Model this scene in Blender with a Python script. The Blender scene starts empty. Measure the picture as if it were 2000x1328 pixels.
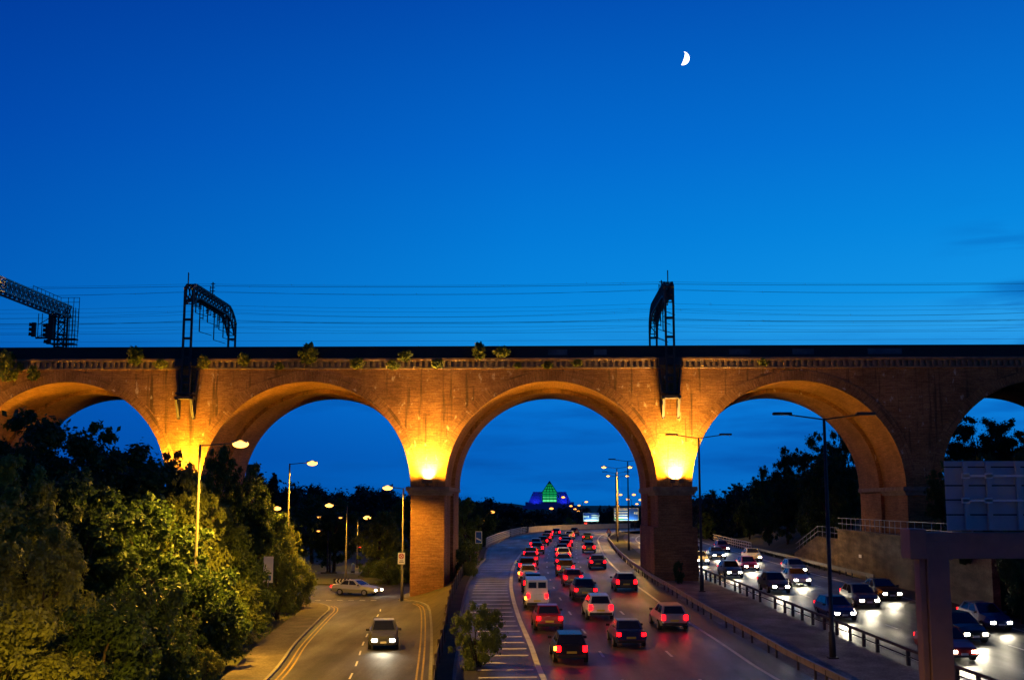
import bpy, math, random
import numpy as np
from mathutils import Vector, Matrix
random.seed(7)
C = bpy.context.scene.collection
SC = bpy.context.scene
R = math.radians
PI = math.pi
CZ = 10.0                      # eye height
F = 2300.0                     # focal length in pixels of the 2000 px wide photograph
TH, YA = R(7.95), R(1.33)      # pitch up, yaw to the left
_fw = Vector((-math.sin(YA)*math.cos(TH), math.cos(YA)*math.cos(TH), math.sin(TH)))
_rt = Vector((math.cos(YA), math.sin(YA), 0))
_up = _rt.cross(_fw)

def at(px, py, Y):
    """the point at depth Y seen at photograph pixel (px, py)"""
    r = _fw + _rt*((px-1000)/F) + _up*((664-py)/F)
    t = Y/r.y
    return Vector((r.x*t, Y, CZ+r.z*t))

def lin(r, g, b):
    f = lambda c: (c/255/12.92) if c/255 <= .04045 else ((c/255+.055)/1.055)**2.4
    return (f(r), f(g), f(b), 1)

def interp(x, xs, ys):
    return float(np.interp(x, xs, ys))

def zm(y):                     # height of the motorway
    return interp(y, [0, 45, 60, 95, 135, 160, 210, 265, 400], [1.9, 2.0, 2.2, 3.15, 3.6, 3.75, 3.85, 4.0, 4.0])

# ------------------------------------------------------------------ objects
def tag(o, label=None, cat=None, group=None, kind=None):
    if label: o['label'] = label
    if cat: o['category'] = cat
    if group: o['group'] = group
    if kind: o['kind'] = kind
    return o

def empty(name, loc, label=None, cat=None, group=None, rz=0):
    o = bpy.data.objects.new(name, None)
    o.empty_display_size = .3
    C.objects.link(o)
    o.location = loc
    o.rotation_euler = (0, 0, rz)
    return tag(o, label, cat, group)

class MB:
    """collects faces in world coordinates; build() links them as one mesh object"""
    def __init__(s):
        s.v, s.f, s.uv = [], [], []
    def face(s, pts, uv=None):
        n = len(s.v)
        s.v += [tuple(p) for p in pts]
        s.f.append(tuple(range(n, n+len(pts))))
        s.uv.append(uv)
        return s
    def box(s, c, d, rz=0, rx=0):
        c = Vector(c)
        m = Matrix.Rotation(rz, 3, 'Z') @ Matrix.Rotation(rx, 3, 'X')
        hx, hy, hz = d[0]/2, d[1]/2, d[2]/2
        P = [c + m @ Vector((x*hx, y*hy, z*hz)) for z in (-1, 1) for y in (-1, 1) for x in (-1, 1)]
        n = len(s.v)
        s.v += [tuple(p) for p in P]
        for q in ((0, 2, 3, 1), (4, 5, 7, 6), (0, 1, 5, 4), (2, 6, 7, 3), (0, 4, 6, 2), (1, 3, 7, 5)):
            s.f.append(tuple(n+i for i in q))
            us = []
            for i in q:
                p = P[i]
                ax = (0, 2) if q in ((0, 1, 5, 4), (2, 6, 7, 3)) else ((1, 2) if q in ((0, 4, 6, 2), (1, 3, 7, 5)) else (0, 1))
                us.append((p[ax[0]], p[ax[1]]))
            s.uv.append(us)
        return s
    def bar(s, p, q, w, h=None):
        p, q = Vector(p), Vector(q)
        h = h or w
        d = (q-p)
        L = d.length
        if L < 1e-6: return s
        d /= L
        a = Vector((0, 0, 1)) if abs(d.z) < .95 else Vector((1, 0, 0))
        u = d.cross(a).normalized()
        v = u.cross(d)
        P = [b + u*(x*w/2) + v*(z*h/2) for b in (p, q) for x, z in ((-1, -1), (1, -1), (1, 1), (-1, 1))]
        n = len(s.v)
        s.v += [tuple(k) for k in P]
        for qd in ((3, 2, 1, 0), (4, 5, 6, 7), (0, 1, 5, 4), (1, 2, 6, 5), (2, 3, 7, 6), (3, 0, 4, 7)):
            s.f.append(tuple(n+i for i in qd))
            s.uv.append(None)
        return s
    def tube(s, pts, rad, n=8, caps=True):
        pts = [Vector(p) for p in pts]
        rads = rad if isinstance(rad, (list, tuple)) else [rad]*len(pts)
        base = len(s.v)
        for i, p in enumerate(pts):
            d = (pts[min(i+1, len(pts)-1)] - pts[max(i-1, 0)]).normalized()
            a = Vector((0, 0, 1)) if abs(d.z) < .9 else Vector((1, 0, 0))
            u = d.cross(a).normalized()
            v = u.cross(d)
            for k in range(n):
                t = 2*PI*k/n
                s.v.append(tuple(p + (u*math.cos(t)+v*math.sin(t))*rads[i]))
        for i in range(len(pts)-1):
            for k in range(n):
                a, b = base+i*n+k, base+i*n+(k+1) % n
                s.f.append((a, b, b+n, a+n))
                s.uv.append(None)
        if caps:
            s.f.append(tuple(base+k for k in reversed(range(n)))); s.uv.append(None)
            e = base+(len(pts)-1)*n
            s.f.append(tuple(e+k for k in range(n))); s.uv.append(None)
        return s
    def build(s, name, mat, parent=None, smooth=False, bevel=0):
        me = bpy.data.meshes.new(name)
        off = Vector(parent.matrix_world.translation) if False else None
        o = bpy.data.objects.new(name, me)
        base = Vector((0, 0, 0))
        p = parent
        while p is not None:
            base += p.location
            p = p.parent
        me.from_pydata([tuple(Vector(v)-base) for v in s.v], [], s.f)
        if any(u is not None for u in s.uv):
            l = me.uv_layers.new(name='UVMap')
            i = 0
            for f, u in zip(s.f, s.uv):
                for k in range(len(f)):
                    l.data[i].uv = u[k] if u is not None else (s.v[f[k]][0], s.v[f[k]][2])
                    i += 1
        me.validate()
        me.materials.append(mat)
        if smooth:
            for pl in me.polygons: pl.use_smooth = True
        C.objects.link(o)
        if parent is not None: o.parent = parent
        if bevel:
            m = o.modifiers.new('bevel', 'BEVEL')
            m.width, m.segments, m.limit_method = bevel, 2, 'ANGLE'
        return o

def copy_tree(o, parent=None):
    c = o.copy()
    C.objects.link(c)
    c.parent = parent
    for ch in o.children: copy_tree(ch, c)
    return c

# ------------------------------------------------------------------ materials
def mat(name, col, rough=.8, noise=None, metal=0, spec=.4, bump=0, bscale=30, emit=None, estr=0, alpha2=None):
    m = bpy.data.materials.new(name)
    m.use_nodes = True
    nt = m.node_tree
    b = nt.nodes['Principled BSDF']
    b.inputs['Base Color'].default_value = (*col, 1)
    b.inputs['Roughness'].default_value = rough
    b.inputs['Metallic'].default_value = metal
    b.inputs['Specular IOR Level'].default_value = spec
    tc = nt.nodes.new('ShaderNodeTexCoord')
    if noise:
        col2, sc = noise[0], noise[1]
        n = nt.nodes.new('ShaderNodeTexNoise')
        n.inputs['Scale'].default_value = sc
        n.inputs['Detail'].default_value = 6
        n.inputs['Roughness'].default_value = .65
        nt.links.new(tc.outputs['Object'], n.inputs['Vector'])
        r = nt.nodes.new('ShaderNodeValToRGB')
        r.color_ramp.elements[0].position, r.color_ramp.elements[1].position = .32, .68
        r.color_ramp.elements[0].color, r.color_ramp.elements[1].color = (*col, 1), (*col2, 1)
        nt.links.new(n.outputs['Fac'], r.inputs['Fac'])
        nt.links.new(r.outputs['Color'], b.inputs['Base Color'])
    if bump:
        n = nt.nodes.new('ShaderNodeTexNoise')
        n.inputs['Scale'].default_value = bscale
        n.inputs['Detail'].default_value = 5
        nt.links.new(tc.outputs['Object'], n.inputs['Vector'])
        bp = nt.nodes.new('ShaderNodeBump')
        bp.inputs['Strength'].default_value = bump
        bp.inputs['Distance'].default_value = .05
        nt.links.new(n.outputs['Fac'], bp.inputs['Height'])
        nt.links.new(bp.outputs['Normal'], b.inputs['Normal'])
    if emit:
        b.inputs['Emission Color'].default_value = (*emit, 1)
        b.inputs['Emission Strength'].default_value = estr
    return m

def brick_mat(name, c1, c2, mortar, stain=(.05, .035, .02), damp=False):
    m = bpy.data.materials.new(name)
    m.use_nodes = True
    nt = m.node_tree
    N, L = nt.nodes, nt.links
    b = N['Principled BSDF']
    b.inputs['Roughness'].default_value = .9
    b.inputs['Specular IOR Level'].default_value = .2
    uv = N.new('ShaderNodeUVMap')
    bt = N.new('ShaderNodeTexBrick')
    bt.inputs['Scale'].default_value = 1
    bt.inputs['Brick Width'].default_value = .46
    bt.inputs['Row Height'].default_value = .15
    bt.inputs['Mortar Size'].default_value = .014
    bt.inputs['Bias'].default_value = -.1
    bt.inputs['Color1'].default_value, bt.inputs['Color2'].default_value, bt.inputs['Mortar'].default_value = (*c1, 1), (*c2, 1), (*mortar, 1)
    L.new(uv.outputs['UV'], bt.inputs['Vector'])
    def noise(sx, sy, sc, det=5, rough=.6):
        mp = N.new('ShaderNodeMapping')
        mp.inputs['Scale'].default_value = (sx, sy, 1)
        L.new(uv.outputs['UV'], mp.inputs['Vector'])
        n = N.new('ShaderNodeTexNoise')
        n.inputs['Scale'].default_value = sc
        n.inputs['Detail'].default_value = det
        n.inputs['Roughness'].default_value = rough
        L.new(mp.outputs['Vector'], n.inputs['Vector'])
        return n.outputs['Fac']
    def ramp(fac, a, bb, ca, cb):
        r = N.new('ShaderNodeValToRGB')
        e = r.color_ramp.elements
        e[0].position, e[1].position, e[0].color, e[1].color = a, bb, (*ca, 1), (*cb, 1)
        L.new(fac, r.inputs['Fac'])
        return r.outputs['Color']
    def mix(mode, fac, a, bb):
        x = N.new('ShaderNodeMix')
        x.data_type, x.blend_type = 'RGBA', mode
        if isinstance(fac, (int, float)): x.inputs[0].default_value = fac
        else: L.new(fac, x.inputs[0])
        for s, v in ((6, a), (7, bb)):
            if isinstance(v, tuple): x.inputs[s].default_value = (*v, 1)
            else: L.new(v, x.inputs[s])
        return x.outputs[2]
    col = bt.outputs['Color']
    col = mix('MULTIPLY', .8, col, ramp(noise(.35, 5.5, 1.6, 7, .7), .3, .72, (.42, .40, .38), (1.35, 1.3, 1.25)))    # weathered courses
    col = mix('MULTIPLY', .8, col, ramp(noise(1, 1, .28, 4), .3, .7, (.5, .48, .46), (1.25, 1.25, 1.25)))              # repairs, soot
    col = mix('MULTIPLY', .6, col, ramp(noise(3, 3, 2.2, 3), .35, .65, (.65, .62, .6), (1.2, 1.2, 1.2)))
    if damp:
        col = mix('MIX', ramp(noise(1.9, .12, 1.1, 5), .54, .65, (0, 0, 0), (.72, .72, .72)), col, stain)              # rain streaks
        col = mix('MIX', ramp(noise(.7, .35, 2.3, 5), .62, .69, (0, 0, 0), (.6, .6, .6)), col, (.62, .52, .42))          # lime
    L.new(col, b.inputs['Base Color'])
    bp = N.new('ShaderNodeBump')
    bp.inputs['Strength'].default_value = .5
    bp.inputs['Distance'].default_value = .05
    L.new(noise(.5, 6.5, 1.7, 8, .75), bp.inputs['Height'])
    L.new(bp.outputs['Normal'], b.inputs['Normal'])
    return m

def leaf_mat(name, c1, c2, scale=.35):
    m = bpy.data.materials.new(name)
    m.use_nodes = True
    nt = m.node_tree
    N, L = nt.nodes, nt.links
    b = N['Principled BSDF']
    b.inputs['Roughness'].default_value = .55
    b.inputs['Specular IOR Level'].default_value = .3
    tc = N.new('ShaderNodeTexCoord')
    n = N.new('ShaderNodeTexNoise')
    n.inputs['Scale'].default_value = scale
    n.inputs['Detail'].default_value = 4
    L.new(tc.outputs['Object'], n.inputs['Vector'])
    oi = N.new('ShaderNodeObjectInfo')
    ad = N.new('ShaderNodeMath'); ad.operation = 'MULTIPLY_ADD'
    ad.inputs[1].default_value, ad.inputs[2].default_value = .35, -.17
    L.new(oi.outputs['Random'], ad.inputs[0])
    a2 = N.new('ShaderNodeMath'); a2.operation = 'ADD'
    L.new(n.outputs['Fac'], a2.inputs[0]); L.new(ad.outputs[0], a2.inputs[1])
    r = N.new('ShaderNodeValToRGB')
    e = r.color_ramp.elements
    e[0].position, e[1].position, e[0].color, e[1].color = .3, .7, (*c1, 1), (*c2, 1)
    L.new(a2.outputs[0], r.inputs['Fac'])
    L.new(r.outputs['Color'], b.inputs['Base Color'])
    t = N.new('ShaderNodeBsdfTranslucent')
    L.new(r.outputs['Color'], t.inputs['Color'])
    mx = N.new('ShaderNodeMixShader')
    mx.inputs[0].default_value = .3
    L.new(b.outputs[0], mx.inputs[1]); L.new(t.outputs[0], mx.inputs[2])
    L.new(mx.outputs[0], N['Material Output'].inputs['Surface'])
    return m

def glow(name, col, s):
    m = bpy.data.materials.new(name)
    m.use_nodes = True
    nt = m.node_tree
    nt.nodes.clear()
    e = nt.nodes.new('ShaderNodeEmission')
    e.inputs[0].default_value, e.inputs[1].default_value = (*col, 1), s
    o = nt.nodes.new('ShaderNodeOutputMaterial')
    nt.links.new(e.outputs[0], o.inputs[0])
    return m

M = dict(
    brick=brick_mat('brick', (.36, .185, .075), (.26, .12, .05), (.31, .2, .11), damp=True),
    brick_pier=brick_mat('pier_brick', (.33, .16, .07), (.25, .11, .05), (.28, .18, .10)),
    brick_soffit=brick_mat('soffit_brick', (.34, .18, .08), (.26, .13, .06), (.25, .16, .09)),
    stone=mat('stone', (.26, .20, .14), .9, ((.14, .10, .07), 1.5), bump=.4, bscale=8),
    parapet=mat('parapet_paint', (.035, .028, .03), .7, ((.018, .016, .022), .5)),
    graffiti=mat('overpaint', (.13, .14, .17), .7, ((.05, .05, .07), .8)),
    asphalt=mat('asphalt', (.064, .058, .055), .44, ((.036, .034, .034), .25), spec=.35, bump=.25, bscale=25),
    asphalt_slip=mat('slip_asphalt', (.047, .040, .034), .6, ((.028, .025, .022), .3), spec=.3, bump=.25, bscale=25),
    pave=mat('footway', (.10, .08, .07), .85, ((.06, .05, .045), .8), bump=.2),
    median=mat('median_paving', (.20, .19, .18), .9, ((.10, .10, .10), .45), bump=.3, bscale=6),
    kerb=mat('kerb', (.25, .23, .21), .85, ((.16, .15, .14), 2)),
    white=mat('road_white', (.68, .67, .63), .7, ((.42, .41, .38), 1.3)),
    yellow=mat('road_yellow', (.36, .25, .05), .7, ((.20, .14, .035), 1.5)),
    grass=mat('grass', (.05, .065, .02), .95, ((.09, .08, .03), .4), bump=.5, bscale=6),
    verge=mat('verge_earth', (.06, .048, .02), .95, ((.11, .08, .035), .9), bump=.9, bscale=5),
    concrete=mat('concrete', (.15, .115, .07), .85, ((.075, .058, .036), .3), bump=.4, bscale=3),
    concrete_light=mat('pale_concrete', (.55, .50, .45), .8, ((.40, .36, .32), .8)),
    steel=mat('dark_steel', (.035, .037, .042), .6, metal=.2, noise=((.06, .05, .045), 3)),
    galv=mat('galvanised', (.30, .30, .30), .5, metal=.5, noise=((.18, .17, .16), 2)),
    lamp_post=mat('lamp_post_paint', (.10, .09, .08), .65),
    rail_pale=mat('pale_rail', (.6, .56, .5), .5),
    timber=mat('fence_timber', (.085, .06, .035), .9, ((.05, .036, .022), 2.5)),
    gantry=mat('gantry_paint', (.24, .15, .14), .6, ((.17, .11, .105), .8)),
    signback=mat('sign_back', (.42, .44, .48), .5, noise=((.34, .36, .4), .9)),
    signblue=mat('sign_blue', (.015, .10, .55), .4),
    signgreen=mat('sign_green', (.01, .22, .08), .4),
    signwhite=mat('sign_white', (.8, .8, .78), .5),
    signblack=mat('sign_black', (.02, .02, .02), .5),
    signred=mat('sign_red', (.5, .02, .02), .5),
    bark=mat('bark', (.08, .06, .04), .95, ((.045, .035, .025), 3), bump=.6, bscale=10),
    leaf_a=leaf_mat('leaf_dark', (.03, .062, .016), (.07, .12, .03)),
    leaf_b=leaf_mat('leaf_mid', (.07, .115, .02), (.15, .20, .04)),
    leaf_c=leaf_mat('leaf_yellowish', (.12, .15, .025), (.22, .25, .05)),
    leaf_far=leaf_mat('leaf_far', (.02, .028, .018), (.035, .045, .028), .05),
    tyre=mat('tyre', (.015, .015, .015), .9),
    rim=mat('rim', (.35, .35, .36), .35, metal=.8),
    glass=mat('car_glass', (.012, .014, .018), .08, spec=.6),
    trim=mat('car_trim', (.02, .02, .022), .6),
    plate_y=mat('rear_plate', (.6, .45, .05), .5),
    plate_w=mat('front_plate', (.7, .7, .68), .5),
    tail=glow('tail_light_lit', (1, .0015, .003), 17),
    amber=glow('indicator_lit', (1, .33, .02), 14),
    head=glow('headlight_lit', (1, .90, .66), 55),
    sodium=glow('sodium_lamp', (1, .42, .07), 5.5),
    sodium_far=glow('sodium_lamp_far', (1, .36, .06), 3.2),
    flood=glow('flood_lens', (1, .62, .15), 60),
    moon=glow('moonlight', (1, .97, .9), 3.0),
    greenlit=glow('green_lit_glass', (.01, .75, .2), .38),
    greenfoot=glow('green_lit_floor', (.12, 1, .35), .95),
    tower_blue=mat('tower_cladding', (.12, .14, .5), .6),
    white_uplight=glow('sign_uplight', (.75, 1, .85), 8),
    red_signal=glow('red_signal', (1, .05, .02), 4),
    green_signal=glow('green_signal', (.3, 1, .6), 5),
    cone_tri=mat('warning_triangle', (.75, .5, .3), .5),
)

def wear(m, sx=1.1, sy=.025, lo=.62, hi=1.35):
    """tyre tracks along the road, patches and grit"""
    nt = m.node_tree
    N, L = nt.nodes, nt.links
    b = N['Principled BSDF']
    src = b.inputs['Base Color'].links[0].from_socket
    tc = N.new('ShaderNodeTexCoord')
    for scl, s_, d_, a_, b_ in (((sx, sy, 1), 1.6, 3, lo, hi), ((.25, .09, 1), 1.3, 2, .75, 1.25), ((1, 1, 1), 9, 2, .7, 1.3)):
        mp = N.new('ShaderNodeMapping'); mp.inputs['Scale'].default_value = scl
        L.new(tc.outputs['Object'], mp.inputs['Vector'])
        n = N.new('ShaderNodeTexNoise'); n.inputs['Scale'].default_value = s_; n.inputs['Detail'].default_value = d_
        L.new(mp.outputs['Vector'], n.inputs['Vector'])
        r = N.new('ShaderNodeMapRange')
        r.inputs['From Min'].default_value, r.inputs['From Max'].default_value = .35, .65
        r.inputs['To Min'].default_value, r.inputs['To Max'].default_value = a_, b_
        L.new(n.outputs['Fac'], r.inputs['Value'])
        v = N.new('ShaderNodeVectorMath'); v.operation = 'SCALE'
        L.new(src, v.inputs[0]); L.new(r.outputs['Result'], v.inputs['Scale'])
        src = v.outputs[0]
    L.new(src, b.inputs['Base Color'])
    rr = N.new('ShaderNodeMapRange')
    rr.inputs['From Min'].default_value, rr.inputs['From Max'].default_value = .3, .7
    rr.inputs['To Min'].default_value, rr.inputs['To Max'].default_value = b.inputs['Roughness'].default_value-.08, b.inputs['Roughness'].default_value+.16
    n = N.new('ShaderNodeTexNoise'); n.inputs['Scale'].default_value = .5; n.inputs['Detail'].default_value = 6
    mp = N.new('ShaderNodeMapping'); mp.inputs['Scale'].default_value = (1, .2, 1)
    L.new(tc.outputs['Object'], mp.inputs['Vector']); L.new(mp.outputs['Vector'], n.inputs['Vector'])
    L.new(n.outputs['Fac'], rr.inputs['Value']); L.new(rr.outputs['Result'], b.inputs['Roughness'])
wear(M['asphalt']); wear(M['asphalt_slip'], .9, .05); wear(M['median'], .5, .3, .7, 1.3); wear(M['pave'], .6, .4, .75, 1.2)
wear(M['concrete'], .2, .2, .55, 1.4)

# ------------------------------------------------------------------ camera
cam = bpy.data.cameras.new('camera')
cam.sensor_width = 36
cam.lens = F*36/2000
cam.clip_end = 8000
co = bpy.data.objects.new('camera', cam)
C.objects.link(co)
co.location = (0, 0, CZ)
co.rotation_euler = (PI/2+TH, 0, YA)
SC.camera = co

# ------------------------------------------------------------------ sky
w = bpy.data.worlds.new('World')
SC.world = w
w.use_nodes = True
nt = w.node_tree
N, L = nt.nodes, nt.links
bg = N['Background']
sky = N.new('ShaderNodeTexSky')
sky.sky_type = 'NISHITA'
sky.sun_disc = False
sky.sun_elevation = R(-3)
sky.sun_rotation = R(60)
sky.ozone_density = 4
tc = N.new('ShaderNodeTexCoord')
sep = N.new('ShaderNodeSeparateXYZ')
L.new(tc.outputs['Generated'], sep.inputs[0])
rp = N.new('ShaderNodeValToRGB')
mr = N.new('ShaderNodeMapRange')
mr.inputs['From Min'].default_value, mr.inputs['From Max'].default_value = -.1, .9
L.new(sep.outputs['Z'], mr.inputs['Value'])
stops = [(-3, (3, 74, 140)), (0.4, (3, 104, 196)), (2.2, (2, 98, 192)), (4.5, (3, 110, 206)), (8.2, (28, 142, 224)), (9.5, (10, 134, 221)),
         (13, (2, 121, 214)), (17, (1, 104, 204)), (24, (1, 78, 178)), (40, (1, 44, 128)), (62, (1, 24, 86))]
el = rp.color_ramp.elements
while len(el) > 1: el.remove(el[0])
for i, (deg, c) in enumerate(stops):
    e = el[0] if i == 0 else el.new((math.sin(R(deg))+.1))
    e.position = math.sin(R(deg))+.1
    e.color = lin(*c)
L.new(mr.outputs['Result'], rp.inputs['Fac'])
# brighter towards the afterglow on the right
mx = N.new('ShaderNodeMapRange')
mx.inputs['From Min'].default_value, mx.inputs['From Max'].default_value = -.44, .42
L.new(sep.outputs['X'], mx.inputs['Value'])
xr = N.new('ShaderNodeValToRGB')
e = xr.color_ramp.elements
e[0].position, e[0].color = 0, (.05, .47/2, .68/2, 1)
e[1].position, e[1].color = 1, (1.0, 1.27/2, 1.10/2, 1)
k = e.new(.5); k.color = (.5/2, .5, .5, 1)
k = e.new(.75); k.color = (.55, 1.14/2, 1.05/2, 1)
L.new(mx.outputs['Result'], xr.inputs['Fac'])
x2 = N.new('ShaderNodeVectorMath'); x2.operation = 'SCALE'; x2.inputs['Scale'].default_value = 2
L.new(xr.outputs['Color'], x2.inputs[0])
mul = N.new('ShaderNodeVectorMath'); mul.operation = 'MULTIPLY'
L.new(rp.outputs['Color'], mul.inputs[0]); L.new(x2.outputs[0], mul.inputs[1])
bk = N.new('ShaderNodeMapRange')
bk.inputs['From Min'].default_value, bk.inputs['From Max'].default_value = -.6, .5
bk.inputs['To Min'].default_value, bk.inputs['To Max'].default_value = .42, 1
L.new(sep.outputs['Y'], bk.inputs['Value'])
mul2 = N.new('ShaderNodeVectorMath'); mul2.operation = 'SCALE'
L.new(mul.outputs[0], mul2.inputs[0]); L.new(bk.outputs['Result'], mul2.inputs['Scale'])
# thin stretched cloud banks, denser low down
mp = N.new('ShaderNodeMapping')
mp.inputs['Scale'].default_value = (3.0, 3.0, 22)
L.new(tc.outputs['Generated'], mp.inputs['Vector'])
cn = N.new('ShaderNodeTexNoise')
cn.inputs['Scale'].default_value, cn.inputs['Detail'].default_value, cn.inputs['Roughness'].default_value = 2.3, 6, .55
L.new(mp.outputs['Vector'], cn.inputs['Vector'])
cr = N.new('ShaderNodeMapRange')
cr.inputs['From Min'].default_value, cr.inputs['From Max'].default_value = .48, .72
L.new(cn.outputs['Fac'], cr.inputs['Value'])
lo = N.new('ShaderNodeMapRange')
lo.inputs['From Min'].default_value, lo.inputs['From Max'].default_value = .155, .07
L.new(sep.outputs['Z'], lo.inputs['Value'])
rgt = N.new('ShaderNodeMapRange')
rgt.inputs['From Min'].default_value, rgt.inputs['From Max'].default_value = .34, .42
L.new(sep.outputs['X'], rgt.inputs['Value'])
rg2 = N.new('ShaderNodeMapRange')
rg2.inputs['From Min'].default_value, rg2.inputs['From Max'].default_value = .25, .17
L.new(sep.outputs['Z'], rg2.inputs['Value'])
rg3 = N.new('ShaderNodeMath'); rg3.operation = 'MULTIPLY'
L.new(rgt.outputs[0], rg3.inputs[0]); L.new(rg2.outputs[0], rg3.inputs[1])
rgt.inputs['From Min'].default_value, rgt.inputs['From Max'].default_value = .31, .37
mxx = N.new('ShaderNodeMath'); mxx.operation = 'MAXIMUM'
L.new(lo.outputs[0], mxx.inputs[0]); L.new(rg3.outputs[0], mxx.inputs[1])
cl = N.new('ShaderNodeMath'); cl.operation = 'MULTIPLY'
L.new(cr.outputs[0], cl.inputs[0]); L.new(mxx.outputs[0], cl.inputs[1])
last = cl
for x0, z0, a_, b_, mx_ in ((.405, .167, .055, .0085, .7), (.415, .238, .03, .006, .4), (.36, .205, .03, .003, .3)):
    v = N.new('ShaderNodeVectorMath'); v.operation = 'SUBTRACT'; v.inputs[1].default_value = (x0, 0, z0)
    L.new(tc.outputs['Generated'], v.inputs[0])
    v2 = N.new('ShaderNodeVectorMath'); v2.operation = 'MULTIPLY'; v2.inputs[1].default_value = (1/a_, 0, 1/b_)
    L.new(v.outputs[0], v2.inputs[0])
    ln_ = N.new('ShaderNodeVectorMath'); ln_.operation = 'LENGTH'
    L.new(v2.outputs[0], ln_.inputs[0])
    ma = N.new('ShaderNodeMath'); ma.operation = 'MULTIPLY_ADD'; ma.inputs[1].default_value = -3.4
    L.new(cn.outputs['Fac'], ma.inputs[0]); L.new(ln_.outputs['Value'], ma.inputs[2])
    sr = N.new('ShaderNodeMapRange'); sr.interpolation_type = 'SMOOTHSTEP'
    sr.inputs['From Min'].default_value, sr.inputs['From Max'].default_value = -.2, -1.5
    sr.inputs['To Max'].default_value = mx_
    L.new(ma.outputs[0], sr.inputs['Value'])
    mm = N.new('ShaderNodeMath'); mm.operation = 'MAXIMUM'
    ym = N.new('ShaderNodeMath'); ym.operation = 'GREATER_THAN'; ym.inputs[1].default_value = 0
    L.new(sep.outputs['Y'], ym.inputs[0])
    pr = N.new('ShaderNodeMath'); pr.operation = 'MULTIPLY'
    L.new(sr.outputs['Result'], pr.inputs[0]); L.new(ym.outputs[0], pr.inputs[1])
    L.new(last.outputs[0], mm.inputs[0]); L.new(pr.outputs[0], mm.inputs[1])
    last = mm
cm = N.new('ShaderNodeMix'); cm.data_type = 'RGBA'
L.new(last.outputs[0], cm.inputs[0]); L.new(mul2.outputs[0], cm.inputs[6])
cm.inputs[7].default_value = lin(1, 84, 172)
# the physical twilight sky on top, very dim
ns = N.new('ShaderNodeVectorMath'); ns.operation = 'SCALE'; ns.inputs['Scale'].default_value = .03
L.new(sky.outputs[0], ns.inputs[0])
ad = N.new('ShaderNodeVectorMath'); ad.operation = 'ADD'
L.new(cm.outputs[2], ad.inputs[0]); L.new(ns.outputs[0], ad.inputs[1])
L.new(ad.outputs[0], bg.inputs['Color'])
bg.inputs['Strength'].default_value = 1.0

sun = bpy.data.lights.new('afterglow_sun', 'SUN')
sun.energy, sun.angle, sun.color = .02, R(20), (.7, .8, 1)
so = bpy.data.objects.new('afterglow_sun', sun)
C.objects.link(so)
so.rotation_euler = (R(80), 0, R(100))

def spot(name, loc, d, power, size=100, blend=.7, col=(1, .46, .018), rad=.12, parent=None):
    l = bpy.data.lights.new(name, 'SPOT')
    l.energy, l.spot_size, l.spot_blend, l.color, l.shadow_soft_size = power, R(size), blend, col, rad
    o = bpy.data.objects.new(name, l)
    C.objects.link(o)
    o.rotation_euler = Vector(d).to_track_quat('-Z', 'Y').to_euler()
    base = Vector((0, 0, 0))
    p = parent
    while p is not None:
        base += p.location; p = p.parent
    o.location = Vector(loc)-base
    if parent is not None: o.parent = parent
    return o

# moon: the lit crescent of a sphere
mc = at(1333, 115, 3000)
mr_ = 14*3000/F
mb = MB()
rows, cols = 24, 8
tilt = R(-13)
def moonpt(i, j):
    la = -PI/2+PI*i/rows
    lo_ = R(11)+R(79)*j/cols
    p = Vector((math.cos(la)*math.sin(lo_), -math.cos(la)*math.cos(lo_), math.sin(la)))*mr_
    return mc + Matrix.Rotation(-tilt, 3, 'Y') @ p
for i in range(rows):
    for j in range(cols):
        mb.face([moonpt(i, j), moonpt(i, j+1), moonpt(i+1, j+1), moonpt(i+1, j)])
tag(mb.build('moon', M['moon'], smooth=True), 'white crescent moon high in the deep blue sky', 'moon')

# ------------------------------------------------------------------ ground
def grid_mesh(name, m, xs, ys, hf, kind='structure', smooth=True):
    me = bpy.data.meshes.new(name)
    vs = [(x, y, hf(x, y)) for y in ys for x in xs]
    nx = len(xs)
    fs = [(j*nx+i, j*nx+i+1, (j+1)*nx+i+1, (j+1)*nx+i) for j in range(len(ys)-1) for i in range(nx-1)]
    me.from_pydata(vs, [], fs)
    me.materials.append(m)
    if smooth:
        for p in me.polygons: p.use_smooth = True
    o = bpy.data.objects.new(name, me)
    C.objects.link(o)
    tag(o, kind=kind)
    return o

def sm(t):
    t = min(1, max(0, t))
    return t*t*(3-2*t)

def ground_h(x, y):
    h = 1.35
    h += 9*sm((y-200)/260)*sm((-40-x)/80)
    h += 5*sm((y-330)/300)
    return h
xs = [-4000, -1500, -700] + list(range(-400, 401, 20)) + [700, 1500, 4000]
ys = [-300] + list(range(-60, 1001, 20)) + [1500, 2500, 4500]
grid_mesh('ground', M['grass'], xs, ys, ground_h)

# ------------------------------------------------------------------ motorway centre lines
def catmull(pts, step=2.0):
    P = [Vector((p[0], p[1])) for p in pts]
    P = [2*P[0]-P[1]]+P+[2*P[-1]-P[-2]]
    out = []
    for i in range(1, len(P)-2):
        n = max(2, int((P[i+1]-P[i]).length/step))
        for k in range(n):
            t = k/n
            out.append(.5*((2*P[i])+(P[i+1]-P[i-1])*t+(2*P[i-1]-5*P[i]+4*P[i+1]-P[i+2])*t*t+(3*P[i]-P[i-1]-3*P[i+1]+P[i+2])*t**3))
    out.append(P[-2])
    return out
CL = catmull([(10.5, -20), (9.3, 10), (7.5, 30), (5.5, 55), (4.75, 67), (3.85, 80), (3.0, 97), (2.6, 115), (2.55, 133), (2.95, 156), (3.8, 181),
              (4.9, 210), (6.4, 232), (8.6, 252), (12.4, 270), (18.5, 284), (27, 294), (38, 300), (55, 305), (90, 309)])
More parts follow.
